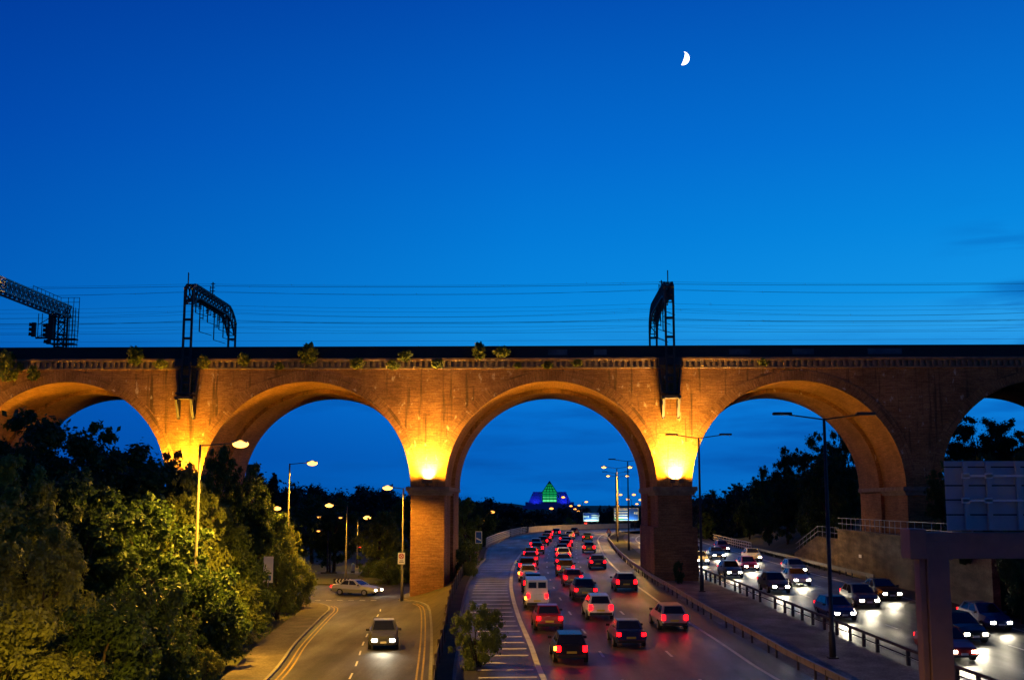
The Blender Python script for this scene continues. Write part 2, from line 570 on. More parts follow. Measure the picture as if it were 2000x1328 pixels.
CR = catmull([(31, -20), (29.2, 10), (27.2, 30), (25.1, 50), (24.2, 62.7), (22.8, 82), (22, 95), (21.15, 113), (20.8, 130), (20.8, 160), (21.4, 190), (22.6, 215),
              (26, 240), (32.5, 260), (42, 273), (56, 282), (90, 288)])
HW = 5.3
def offs(line, o):
    """points of a line shifted sideways; o a number or f(y)"""
    out = []
    for i, p in enumerate(line):
        d = (line[min(i+1, len(line)-1)]-line[max(i-1, 0)]).normalized()
        k = o(p.y) if callable(o) else o
        out.append(Vector((p.x+d.y*k, p.y-d.x*k)))
    return out
def ribbon(mb, line, o1, o2, dz, zf=zm, y0=-99, y1=999):
    a, b = offs(line, o1), offs(line, o2)
    for i in range(len(line)-1):
        if line[i].y < y0 or line[i+1].y > y1: continue
        q = [a[i], a[i+1], b[i+1], b[i]]
        mb.face([(p.x, p.y, zf(p.y)+dz) for p in (q[0], q[3], q[2], q[1])])
    return mb
def dashes(mb, line, o, wd, dash, gap, dz, zf=zm, y0=-99, y1=999, start=0):
    a, b = offs(line, o-wd/2), offs(line, o+wd/2)
    s = start
    cum = [0]
    for i in range(len(line)-1): cum.append(cum[-1]+(line[i+1]-line[i]).length)
    def pt(arr, t):
        i = max(0, min(len(cum)-2, int(np.searchsorted(cum, t))-1))
        k = (t-cum[i])/(cum[i+1]-cum[i])
        return arr[i].lerp(arr[i+1], k)
    while s+dash < cum[-1]:
        q = [pt(a, s), pt(b, s), pt(b, s+dash), pt(a, s+dash)]
        if q[0].y > y0 and q[2].y < y1:
            mb.face([(p.x, p.y, zf(p.y)+dz) for p in q])
        s += dash+gap
def st(mb, name, m):
    return tag(mb.build(name, m), kind='structure')
def kerb_off(y):               # left kerb, measured from the centre line
    return -HW-interp(y, [0, 56, 94, 140, 178, 240, 320], [4.2, 4.0, 3.55, 3.7, 5.9, 5.9, 3.5])
def mid_l(y): return HW+1.75
mb = MB()
ribbon(mb, CL, kerb_off, mid_l, 0)
ribbon(mb, CR, -HW-1.2, HW+2.6, 0)
# sides of the motorway formation, down to the ground
for line, o, sgn in ((CL, kerb_off, -1), (CR, HW+2.6, 1)):
    a = offs(line, o)
    b = offs(line, (lambda y: kerb_off(y)-2.6) if sgn < 0 else HW+5)
    for i in range(len(a)-1):
        if line[i].y < 103 and sgn < 0 and line[i].y > 0: continue
        q = [a[i], a[i+1], b[i+1], b[i]]
        z = [zm(q[0].y)-.02, zm(q[1].y)-.02, 1.2, 1.2]
        mb.face([(q[k].x, q[k].y, z[k]) for k in ((0, 1, 2, 3) if sgn < 0 else (3, 2, 1, 0))])
st(mb, 'motorway', M['asphalt'])
# median
mb = MB()
aL, bR = offs(CL, HW+1.75), offs(CR, -HW-1.2)
def line_x(line, y):
    i = min(range(len(line)), key=lambda k: abs(line[k].y-y))
    j = min(i+1, len(line)-1) if line[i].y < y else max(i-1, 0)
    if abs(line[j].y-line[i].y) < 1e-6: return line[i].x
    t = (y-line[i].y)/(line[j].y-line[i].y)
    return line[i].x+(line[j].x-line[i].x)*t
yy = [k*2.5-20 for k in range(109)]
for y0, y1 in zip(yy[:-1], yy[1:]):
    x = [line_x(aL, y0), line_x(bR, y0), line_x(bR, y1), line_x(aL, y1)]
    for k in range(4):
        l = lambda a, b, t: a+(b-a)*t
        mb.face([(l(x[0], x[1], k/4), y0, zm(y0)+.008), (l(x[0], x[1], (k+1)/4), y0, zm(y0)+.008),
                 (l(x[3], x[2], (k+1)/4), y1, zm(y1)+.008), (l(x[3], x[2], k/4), y1, zm(y1)+.008)])
st(mb, 'median', M['median'])
mb = MB()
ribbon(mb, CL, HW+2.1, HW+4.6, .05, y0=140, y1=262)
st(mb, 'median_grass', M['grass'])
# painted lines
mb = MB()
ribbon(mb, CL, -HW-.14, -HW+.14, .005)
ribbon(mb, CL, HW-.1, HW+.1, .005)
ribbon(mb, CR, -HW-.1, -HW+.1, .005)
ribbon(mb, CR, HW-.1, HW+.1, .005)
st(mb, 'edge_line', M['white'])
mb = MB()
for o in (-HW/3, HW/3):
    dashes(mb, CL, o, .14, 2.0, 7.0, .005, start=1.5)
    dashes(mb, CR, o, .14, 2.0, 7.0, .005, start=4)
st(mb, 'lane_line', M['white'])
mb = MB()
s, k = 25.0, 0
while s < 178:
    cx = line_x(CL, s)
    x1 = cx-HW-.32
    x0 = cx+kerb_off(s)+(.45 if s > 80 else 1.0)
    mb.face([(x0, s-.16, zm(s)+.005), (x1, s+.06, zm(s)+.005), (x1, s+.46, zm(s+.3)+.005), (x0, s+.24, zm(s+.3)+.005)])
    s += 1.95+s*.006
st(mb, 'hatching', M['white'])
# hatching on the right-hand shoulder of the far carriageway
mb = MB()
s = 40
while s < 130:
    cx = line_x(CR, s)
    mb.face([(cx+HW+.5, s, zm(s)+.005), (cx+HW+2.3, s+1.2, zm(s)+.005), (cx+HW+2.3, s+1.45, zm(s)+.005), (cx+HW+.5, s+.25, zm(s)+.005)])
    s += 4.2
st(mb, 'shoulder_hatching', M['white'])
# kerb and strip beside the hatching
mb = MB()
a, b = offs(CL, lambda y: kerb_off(y)-.16), offs(CL, kerb_off)
for i in range(len(CL)-1):
    z0, z1 = zm(a[i].y), zm(a[i+1].y)
    mb.face([(a[i].x, a[i].y, z0+.13), (b[i].x, b[i].y, z0+.13), (b[i+1].x, b[i+1].y, z1+.13), (a[i+1].x, a[i+1].y, z1+.13)])
    mb.face([(b[i].x, b[i].y, z0-.05), (b[i+1].x, b[i+1].y, z1-.05), (b[i+1].x, b[i+1].y, z1+.13), (b[i].x, b[i].y, z0+.13)])
st(mb, 'motorway_kerb', M['kerb'])
mb = MB()
ribbon(mb, CL, lambda y: kerb_off(y)-1.0, lambda y: kerb_off(y)-.16, .10, y0=30, y1=175)
st(mb, 'motorway_verge', M['verge'])

# ------------------------------------------------------------------ slip road on the left
ZS = 1.6
def poly_sheet(name, m, pts, z):
    mb = MB().face([(x, y, z) for x, y in pts])
    return st(mb, name, m)
KL = catmull([(-9.5, -20), (-10.6, 15), (-11.8, 35), (-13.13, 58.3), (-14.8, 73.3), (-16.3, 90), (-16.8, 96), (-17.8, 100.2), (-20, 102.8), (-26, 104), (-48, 104.5), (-90, 104.5)])
KR = catmull([(-1, -20), (-2.4, 15), (-3.8, 38), (-5.4, 58.5), (-7.1, 78), (-8.9, 96), (-9.8, 101.5), (-11.0, 104.5), (-12.6, 106.5)])
def resamp(line, n):
    cum = [0]
    for i in range(len(line)-1): cum.append(cum[-1]+(line[i+1]-line[i]).length)
    return [Vector((float(np.interp(t, cum, [p.x for p in line])), float(np.interp(t, cum, [p.y for p in line])))) for t in np.linspace(0, cum[-1], n)]
KLs = [p for p in KL if p.y < 100.5 and p.x > -18.2]
a, b = resamp(KLs, 60), resamp([p for p in KR], 60)
mb = MB()
for i in range(59):
    for k in range(3):
        q = [a[i].lerp(b[i], k/3), a[i].lerp(b[i], (k+1)/3), a[i+1].lerp(b[i+1], (k+1)/3), a[i+1].lerp(b[i+1], k/3)]
        mb.face([(p.x, p.y, ZS) for p in q])
e0, e1 = a[-1], b[-1]
far = [p for p in KL if p.y >= 100.2]
mb.face([(e0.x, e0.y, ZS), (e1.x, e1.y, ZS), (-12.6, 124, ZS), (-60, 124, ZS), (-60, 104.5, ZS)] + [(p.x, p.y, ZS) for p in reversed(far) if p.x > -58])
mb.face([(-60, 124.0, ZS), (-12.6, 124, ZS), (-10.5, 170, ZS), (-60, 170, ZS)])
st(mb, 'slip_road', M['asphalt_slip'])
def kerbline(name, line, side, wd, hgt, m, zz=ZS):
    mb = MB()
    o = offs(line, side*wd)
    for i in range(len(line)-1):
        p, q, r_, s_ = line[i], line[i+1], o[i+1], o[i]
        mb.face([(p.x, p.y, zz+hgt), (q.x, q.y, zz+hgt), (r_.x, r_.y, zz+hgt), (s_.x, s_.y, zz+hgt)])
        mb.face([(p.x, p.y, zz-.1), (q.x, q.y, zz-.1), (q.x, q.y, zz+hgt), (p.x, p.y, zz+hgt)])
    return st(mb, name, m)
kerbline('slip_road_kerb', KL, -1, .16, .12, M['kerb'])
kerbline('slip_road_kerb', KR, 1, .16, .12, M['kerb'])
kerbline('footway', offs(KL, -.16), -1, 2.1, .118, M['pave'])
mb = MB()
for line, sg in ((KL, 1), (KR, -1)):
    for o in (.28, .55):
        ln = [p for p in line if (p.y < 101.2 if sg > 0 else p.y < 104)]
        p1, p2 = offs(ln, sg*o), offs(ln, sg*(o+.1))
        for i in range(len(ln)-1):
            mb.face([(p1[i].x, p1[i].y, ZS+.005), (p2[i].x, p2[i].y, ZS+.005), (p2[i+1].x, p2[i+1].y, ZS+.005), (p1[i+1].x, p1[i+1].y, ZS+.005)])
st(mb, 'double_yellow_line', M['yellow'])
mb = MB()
CS = catmull([(-5.6, -10), (-7.4, 30), (-9.25, 58.4), (-10.9, 74.5), (-12.1, 88), (-12.86, 97), (-13.6, 100.5)])
dashes(mb, CS, 0, .1, 2, 2.6, .005, zf=lambda y: ZS, y1=99)
st(mb, 'centre_line', M['white'])
mb = MB()
for k in range(16):                                   # give-way dashes at the junction
    mb.face([(-30+k*1.0, 106.2, ZS+.005), (-29.5+k, 106.2, ZS+.005), (-29.5+k, 106.45, ZS+.005), (-30+k, 106.45, ZS+.005)])
st(mb, 'give_way_line', M['white'])
# sloping verge between the slip road and the motorway fence
mb = MB()
KRo = resamp([p for p in offs(KR, .16)], 50)
fl = offs(CL, lambda y: kerb_off(y)-1.0)
for i in range(49):
    for k in range(4):
        q = []
        for j, t in ((i, k/4), (i, (k+1)/4), (i+1, (k+1)/4), (i+1, k/4)):
            p = KRo[j]
            fx = max(line_x(fl, p.y), p.x+.5)
            zt = zm(p.y)-.05
            q.append((p.x+(fx-p.x)*t, p.y, ZS+.1+(zt-ZS-.1)*(t**1.4)))
        mb.face(q)
for (y0, x0), (y1, x1) in zip(((106.45, -12.55), (113, -12.6), (122, -12.6), (150, -12.3)), ((113, -12.6), (122, -12.6), (150, -12.3), (200, -12.2))):
    for k in range(4):
        q = []
        for y, xs_, t in ((y0, x0, k/4), (y0, x0, (k+1)/4), (y1, x1, (k+1)/4), (y1, x1, k/4)):
            fx = line_x(fl, y)
            q.append((xs_+(fx-xs_)*t, y, ZS+.1+(zm(y)-.05-ZS-.1)*(t**1.4)))
        mb.face(q)
st(mb, 'bank', M['verge'])
# roundabout island and the far side of the junction
def disc(name, m, c, rx, ry, h, z=ZS, n=36):
    mb = MB()
    ring = [(c[0]+rx*math.cos(2*PI*k/n), c[1]+ry*math.sin(2*PI*k/n)) for k in range(n)]
    for k in range(n):
        p, q = ring[k], ring[(k+1) % n]
        mb.face([(p[0], p[1], z-.05), (q[0], q[1], z-.05), (q[0], q[1], z+.12), (p[0], p[1], z+.12)])
        s_ = lambda u: (c[0]+(u[0]-c[0])*.6, c[1]+(u[1]-c[1])*.6, z+.12+h)
        mb.face([(p[0], p[1], z+.12), (q[0], q[1], z+.12), s_(q), s_(p)])
        mb.face([s_(p), s_(q), (c[0], c[1], z+.16+h)])
    return st(mb, name, m)
disc('roundabout_island', M['grass'], (-24, 134), 11, 8, .35)
grid_mesh('far_verge', M['grass'], [-90, -60, -40, -25, -12], [150, 158, 175, 205], lambda x, y: 1.75 if y > 151 else 1.55)

# ------------------------------------------------------------------ viaduct
D0, DM, D1 = 107.0, 114.2, 121.4
S, X0, PW = 22.25, -10.1, 3.15
RAD = (S-PW)/2
ZSP = 11.6
ZTOP = 22.3
via = empty('railway_viaduct', (1.0, 114.2, 2.0), 'long floodlit brick railway viaduct of round arches crossing above the motorway', 'viaduct')
KS = list(range(-3, 6))
PX = {k: X0+S*k for k in KS}
def base_z(k):
    return {0: 1.4, 1: 2.9, 2: 6.8, 3: 7.0, 4: 7, 5: 7}.get(k, 1.2)
NA = 48
def arch_pts(cx, r, zs=ZSP):
    return [(cx-r*math.cos(PI*i/NA), zs+r*math.sin(PI*i/NA)) for i in range(NA+1)]
# front face and front half of the barrel
def body(name, ya, yb, r, m):
    mb = MB()
    for k in KS[:-1]:
        cx = PX[k]+S/2
        A = arch_pts(cx, r)
        for i in range(NA):
            (xa, za), (xb, zb) = A[i], A[i+1]
            for y, fl_ in ((ya, 0), (yb, 1)):
                nseg = 4
                for j in range(nseg):
                    q = [(xa, za+(ZTOP-za)*j/nseg), (xb, zb+(ZTOP-zb)*j/nseg), (xb, zb+(ZTOP-zb)*(j+1)/nseg), (xa, za+(ZTOP-za)*(j+1)/nseg)]
                    if fl_: q = q[::-1]
                    mb.face([(x, y, z) for x, z in q], [(x, z) for x, z in q])
    for k in KS:
        e = (S-2*r)/2
        for y, fl_ in ((ya, 0), (yb, 1)):
            q = [(PX[k]-e, ZSP), (PX[k]+e, ZSP), (PX[k]+e, ZTOP), (PX[k]-e, ZTOP)]
            if fl_: q = q[::-1]
            mb.face([(x, y, z) for x, z in q], [(x, z) for x, z in q])
    return mb.build(name, m, via)
body('spandrel_wall', D0, DM, RAD, M['brick'])
body('spandrel_wall', DM+.002, D1, RAD-.36, M['brick'])
for ya, yb, r in ((D0, DM, RAD), (DM+.002, D1, RAD-.36)):
    for k in KS[:-1]:
        mb = MB()
        A = arch_pts(PX[k]+S/2, r)
        for i in range(NA):
            (xa, za), (xb, zb) = A[i], A[i+1]
            for j in range(4):
                y0, y1 = ya+(yb-ya)*j/4, ya+(yb-ya)*(j+1)/4
                u0, u1 = r*PI*i/NA, r*PI*(i+1)/NA
                mb.face([(xa, y0, za), (xa, y1, za), (xb, y1, zb), (xb, y0, zb)], [(y0, u0), (y1, u0), (y1, u1), (y0, u1)])
        mb.build('arch_soffit', M['brick_soffit'], via, smooth=True)
# voussoir rings, 4 cm proud of the spandrel
for k in KS[:-1]:
    mb = MB()
    A, B = arch_pts(PX[k]+S/2, RAD), arch_pts(PX[k]+S/2, RAD+.95)
    for i in range(NA):
        q = [A[i], A[i+1], B[i+1], B[i]]
        if max(p[0] for p in q) > PX[k+1] or min(p[0] for p in q) < PX[k]: continue
        u0, u1 = RAD*PI*i/NA, RAD*PI*(i+1)/NA
        mb.face([(x, D0-.008, z) for x, z in q], [(0, u0), (0, u1), (.95, u1), (.95, u0)])
        mb.face([(B[i][0], D0-.008, B[i][1]), (B[i+1][0], D0-.008, B[i+1][1]), (B[i+1][0], D0+.01, B[i+1][1]), (B[i][0], D0+.01, B[i][1])], [(0, u0), (0, u1), (.05, u1), (.05, u0)])
        mb.face([(A[i][0], D0-.008, A[i][1]), (A[i][0], D0+.01, A[i][1]), (A[i+1][0], D0+.01, A[i+1][1]), (A[i+1][0], D0-.008, A[i+1][1])], [(0, u0), (.05, u0), (.05, u1), (0, u1)])
    mb.build('arch_ring', M['brick'], via)
# piers below the springing, each with a moulded impost
for k in KS:
    z0 = base_z(k)
    mb = MB()
    mb.box((PX[k], (D0+DM)/2+.001, (z0+ZSP)/2-.02), (PW-.1, DM-D0-.004, ZSP-z0-.04))
    mb.box((PX[k], (DM+D1)/2-.001, (z0+ZSP)/2-.02), (PW+.5, D1-DM-.004, ZSP-z0-.04))
    if k == 1:
        mb.box((PX[k], (D0+D1)/2, (z0+8.0)/2), (PW+.75, D1-D0+.3, 8.0-z0))
    mb.build('pier', M['brick_pier'], via)
    mb = MB()
    for dz, dh, pr in ((10.83, .22, .10), (11.05, .16, .2), (11.21, .39, .34)):
        mb.box((PX[k], (D0+D1)/2, dz+dh/2), (PW+.5+2*pr-(.4 if k != 1 else .3), D1-D0+2*pr, dh))
    mb.build('impost', M['stone'], via, bevel=.03)
# cornice: string course, dentils, ledge
xa, xb = PX[KS[0]], PX[KS[-1]]
mb = MB()
mb.box(((xa+xb)/2, (D0+D1)/2, ZTOP+.07), (xb-xa, D1-D0+.34, .14))
mb.box(((xa+xb)/2, (D0+D1)/2, ZTOP+.41), (xb-xa, D1-D0+.02, .54))
mb.box(((xa+xb)/2, (D0+D1)/2, ZTOP+.73), (xb-xa, D1-D0+.5, .10))
mb.box(((xa+xb)/2, (D0+D1)/2, ZTOP+.87), (xb-xa, D1-D0+.78, .18))
x = xa+.2
while x < xb:
    for y in (D0-.09, D1+.09):
        mb.box((x, y, ZTOP+.43), (.25, .24, .5))
    x += .535
mb.build('cornice', M['stone'], via)
mb = MB()
for y in (D0+.25, D1-.25):
    mb.box(((xa+xb)/2, y, ZTOP+.96+.5), (xb-xa, .45, 1.0))
    mb.box(((xa+xb)/2, y, ZTOP+.96+1.07), (xb-xa, .56, .13))
mb.build('parapet', M['parapet'], via)
mb = MB()
mb.box(((xa+xb)/2, (D0+D1)/2, ZTOP+1.1), (xb-xa, D1-D0-1.2, .3))
mb.build('ballast', M['stone'], via)
for px0, px1 in ((1070, 1108), (1160, 1185), (1424, 1466), (1548, 1590), (1695, 1762)):
    p, q = at(px0, 690, D0), at(px1, 690, D0)
    MB().box(((p.x+q.x)/2, D0+.02, ZTOP+.96+.55), (q.x-p.x, .012, .5)).build('painted_patch', M['graffiti'], via)
# ------------------------------------------------------------------ floodlights on the imposts
def floodlight(loc, heads, power, label, aim=(0, .06, 1), size=150, out=(0, -1), reach=1.15, blend=1.0, spill=0):
    """a bracket on the impost holding one or two lamp heads out from the wall"""
    t = empty('floodlight', loc, label, 'floodlight', 'floodlights on the viaduct piers')
    x, y, z = loc
    side = Vector((-out[1], out[0], 0)); o_ = Vector((out[0], out[1], 0))
    rz = math.atan2(-out[0], -out[1])
    rz = {(0, -1): 0, (1, 0): PI/2, (-1, 0): -PI/2}[out]
    mb = MB()
    mb.box((x, y, z+.04), (.5, .3, .08), rz)
    for dx in heads:
        a_ = Vector((x, y, z+.06))+side*dx*.6
        mb.bar(a_, Vector((x, y, z+.3))+side*dx+o_*reach, .05)
    mb.build('bracket', M['steel'], t)
    for dx in heads:
        c_ = Vector((x, y, z+.40))+side*dx+o_*reach
        h = MB()
        h.box(c_, (.42, .30, .22), rz)
        h.box(c_+o_*.17+Vector((0, 0, .14)), (.46, .03, .16), rz)
        hd = h.build('lamp_housing', M['steel'], t, bevel=.02)
        MB().box(c_+Vector((0, 0, .12)), (.34, .22, .015), rz).build('lens', M['flood'], hd)
        d_ = Vector(aim) if len(heads) == 1 else Vector((aim[0]+math.copysign(.5, dx), aim[1], aim[2]))
        spot('flood_beam', c_+Vector((0, 0, .2)), d_, power/len(heads), size, blend, rad=.16, parent=t)
        if spill:
            spot('flood_spill', Vector((x, y-.14, z+.5))+side*dx*.55, (0, .1, 1), spill/len(heads), 100, .9, col=(1, .58, .25), rad=.12, parent=t)
    return t
FP = 36000
for k, hd_, f_, lab in ((0, (-.25, .25), .72, 'twin sodium floodlight glaring on the pier beside the slip road'), (1, (-.38, .38), .95, 'twin sodium floodlight with widest white glare, on the median pier'),
                        (-1, (-.3, .3), .7, 'sodium floodlight half hidden by trees at the foot of the left arches'), (-2, (-.3, .3), .9, 'sodium floodlight on the leftmost pier behind the big trees')):
    floodlight((PX[k]+.05, D0-.18, 11.6), hd_, FP*f_, lab, aim=(0, .10, 1), size=150, spill=(19000 if k >= 0 else 1500)*f_)
# the same lamps on the inner ledges wash the barrels
for k, sx, pw_, lab in ((0, -1, 11000, 'floodlight on the inner ledge of the slip road pier facing the second arch'), (-1, -1, 13000, 'floodlight on the inner ledge of the left portal pier facing the first arch'),
                        (1, 1, 17000, 'floodlight on the inner ledge of the median pier facing the fourth arch')):
    floodlight((PX[k]+sx*(PW/2+.12), 115.5, 11.6), (0,), pw_, lab, aim=(sx*.75, -.3, .8), size=140, out=(sx, 0), reach=.1)

# ------------------------------------------------------------------ lamps
def lamp_light(name, loc, power, parent, col=(1, .50, .03)):
    l = bpy.data.lights.new(name, 'SPOT')
    l.energy, l.color, l.shadow_soft_size, l.spot_size, l.spot_blend = power, col, .2, R(165), .5
    o = bpy.data.objects.new(name, l)
    C.objects.link(o)
    base = Vector((0, 0, 0)); p = parent
    while p is not None: base += p.location; p = p.parent
    o.location = Vector(loc)-base
    o.parent = parent
def single_lamp(base, top, arm, label, lit=True, power=2500, far_=False, group='street lamps on the slip road', pm='lamp_post', bulb=.26):
    """base (x,y,z), top height, arm length in x"""
    x, y, z = base
    t = empty('street_lamp', base, label, 'street lamp', group)
    MB().tube([(x, y, z), (x, y, z+1.2), (x, y, z+1.25), (x, y, top)], [.13, .13, .09, .065], 10).build('post', M[pm], t, smooth=True)
    MB().tube([(x, y, top-.06), (x+arm*.5, y, top+.03), (x+arm*.8, y, top+.06)], .035, 6).build('arm', M[pm], t, smooth=True)
    s_ = 1 if arm > 0 else -1
    hb = MB()
    hb.box((x+arm-s_*.05, y, top+.14), (.85, .32, .12))
    hb.build('lamp_head', M['galv'], t, bevel=.04)
    lb = MB()
    bulb_mesh(lb, (x+arm, y, top+.02), bulb*1.7, bulb*1.0, bulb*.8)
    lb.build('lamp_bowl', M['sodium_far' if far_ else 'sodium'], t, smooth=True)
    if power: lamp_light('lamp_light', (x+arm, y, top-.2), power, t)
    return t
def bulb_mesh(mb, c, rx, ry, rz, n=10, m_=6):
    for i in range(m_):
        for k in range(n):
            q = []
            for a_, b_ in ((i, k), (i+1, k), (i+1, k+1), (i, k+1)):
                la, lo2 = -PI/2+PI*a_/m_, 2*PI*b_/n
                q.append((c[0]+rx*math.cos(la)*math.cos(lo2), c[1]+ry*math.cos(la)*math.sin(lo2), c[2]+rz*math.sin(la)))
            mb.face(q[::-1])
def sl(head, polex, d, zbase, label, **kw):
    h = at(head[0], head[1], d)
    p = at(polex, head[1], d)
    return single_lamp((p.x, d, zbase), h.z, h.x-p.x, label, **kw)
single_lamp((-15.2, 23, ZS+.1), 12.8, 2.0, 'sodium street lamp nearest the viewer, beside the footway of the slip road', power=110000)
sl((470, 868), 391, 63, ZS+.1, 'tall lit street lamp rising out of the trees at left, nearest lamp in view', power=26000)
sl((610, 905), 566, 99, ZS+.1, 'lit street lamp seen against the sky in the second arch', power=14000)
sl((757, 953), 788, 104, ZS+.15, 'lit street lamp close to the brick pier with a white sign on its post', power=6500)
sl((643, 987), 678, 125, ZS+.15, 'lit street lamp with bare post standing before the roundabout trees', power=5000)
sl((717, 1011), 699, 158, ZS+.1, 'lit street lamp half hidden by the bush beyond the roundabout', power=4000, bulb=.3)
sl((541, 993), 522, 150, ZS+.1, 'lit street lamp glowing low among the dark left hand trees', power=3000, bulb=.3)
def double_lamp(x, y, z, lit, label, h=12.2, armw=2.15, power=0):
    t = empty('motorway_lamp', (x, y, z), label, 'street lamp', 'double armed lamps along the median')
    pm = M['steel'] if not lit else M['lamp_post']
    MB().tube([(x, y, z), (x, y, z+1.3), (x, y, z+1.35), (x, y, z+h)], [.17, .17, .115, .075], 10).build('post', pm, t, smooth=True)
    MB().box((x, y, z+.04), (.5, .5, .08)).build('base_plate', M['steel'], t)
    for s_ in (-1, 1):
        MB().tube([(x, y, z+h-.05), (x+s_*armw*.5, y, z+h+.1), (x+s_*armw*.85, y, z+h+.2)], .04, 6).build('arm', pm, t, smooth=True)
        hb = MB()
        n0 = len(hb.v)
        hb.box((x+s_*(armw+.02), y, z+h+.26), (1.0, .34, .15))
        hd = hb.build('lamp_head', M['steel'], t, bevel=.05)
        if lit:
            lb = MB()
            bulb_mesh(lb, (x+s_*armw, y, z+h+.15), .38, .22, .2)
            lb.build('lamp_bowl', M['sodium'], hd, smooth=True)
            if power: lamp_light('lamp_light', (x+s_*armw, y, z+h-.05), power, t, (1, .50, .05))
    return t
MED = [(62, 14.9, False, 'unlit double armed lamp column nearest the viewer, right of the median pier'),
       (95.7, 12.87, False, 'unlit double armed lamp column directly in front of the median pier'),
       (130, 12.6, True, 'lit double armed lamp mostly hidden behind the median pier'),
       (164, 12.2, False, 'unlit double armed lamp column standing left of the median pier inside the arch'),
       (198, 12.9, True, 'lit double armed lamp with two big glowing heads under the third arch'),
       (232, 14.9, False, 'slim unlit double armed lamp behind the glowing pair'),
       (266, 17.5, True, 'small lit double armed lamp above the blue direction sign')]
for y, x, lit, lab in MED:
    double_lamp(x, y, zm(y), lit, lab, power=11000 if lit else 0)
far_lamps = [((1212, 966), 370), ((1226, 975), 390), ((1238, 966), 330), ((1251, 976), 345), ((1244, 984), 420), ((1206, 987), 460), ((1145, 980), 380),
             ((1115, 988), 400), ((1123, 994), 420), ((1131, 987), 430), ((1130, 998), 460), ((1136, 997), 480), ((1107, 997), 440), ((1100, 971), 340), ((1077, 993), 300),
     ((623, 1010), 148), ((665, 1011), 148), ((622, 1037), 147), ((961, 1000), 260), ((949, 1016), 230), ((954, 1003), 330)]
far_txt = ['lit street lamp right above the middle of the big blue sign', 'lit street lamp just above the right half of the big blue sign', 'lit street lamp high beside the arch reveal',
           'lit street lamp touching the edge of the median pier', 'lit street lamp low beside the median pier', 'tiny lit street lamp over the left end of the big blue sign',
           'lone lit street lamp against the sky above the small blue sign', 'lit street lamp at the left end of the far lamp cluster', 'lit street lamp in the middle of the far lamp cluster',
           'topmost lit street lamp of the far lamp cluster', 'lower left lamp of the close pair in the far cluster', 'lower right lamp of the close pair in the far cluster',
           'small lit street lamp left of the far cluster', 'lit street lamp in front of the blue lit tower', 'lit street lamp rising from the bushes below the green tower',
           'tiny orange lamp among dark roundabout trees, upper left', 'tiny orange lamp among dark roundabout trees, upper right', 'tiny orange lamp among dark roundabout trees, lowest',
           'large orange street lamp among trees right of the slip road pier', 'lowest orange street lamp among trees right of the slip road pier', 'faint yellow street lamp beside the large orange one']
for ((hx, hy), d), lab in zip(far_lamps, far_txt):
    h = at(hx, hy, d)
    r_ = random.choice((-1, 1))*1.2
    gz = ground_h(h.x, d)
    single_lamp((h.x-r_, d, min(gz, h.z-5)), h.z, r_, lab, power=0, far_=True, group='small lit lamps in the distance', pm='steel', bulb=.32 if d > 280 else (.36 if d > 200 else .13))

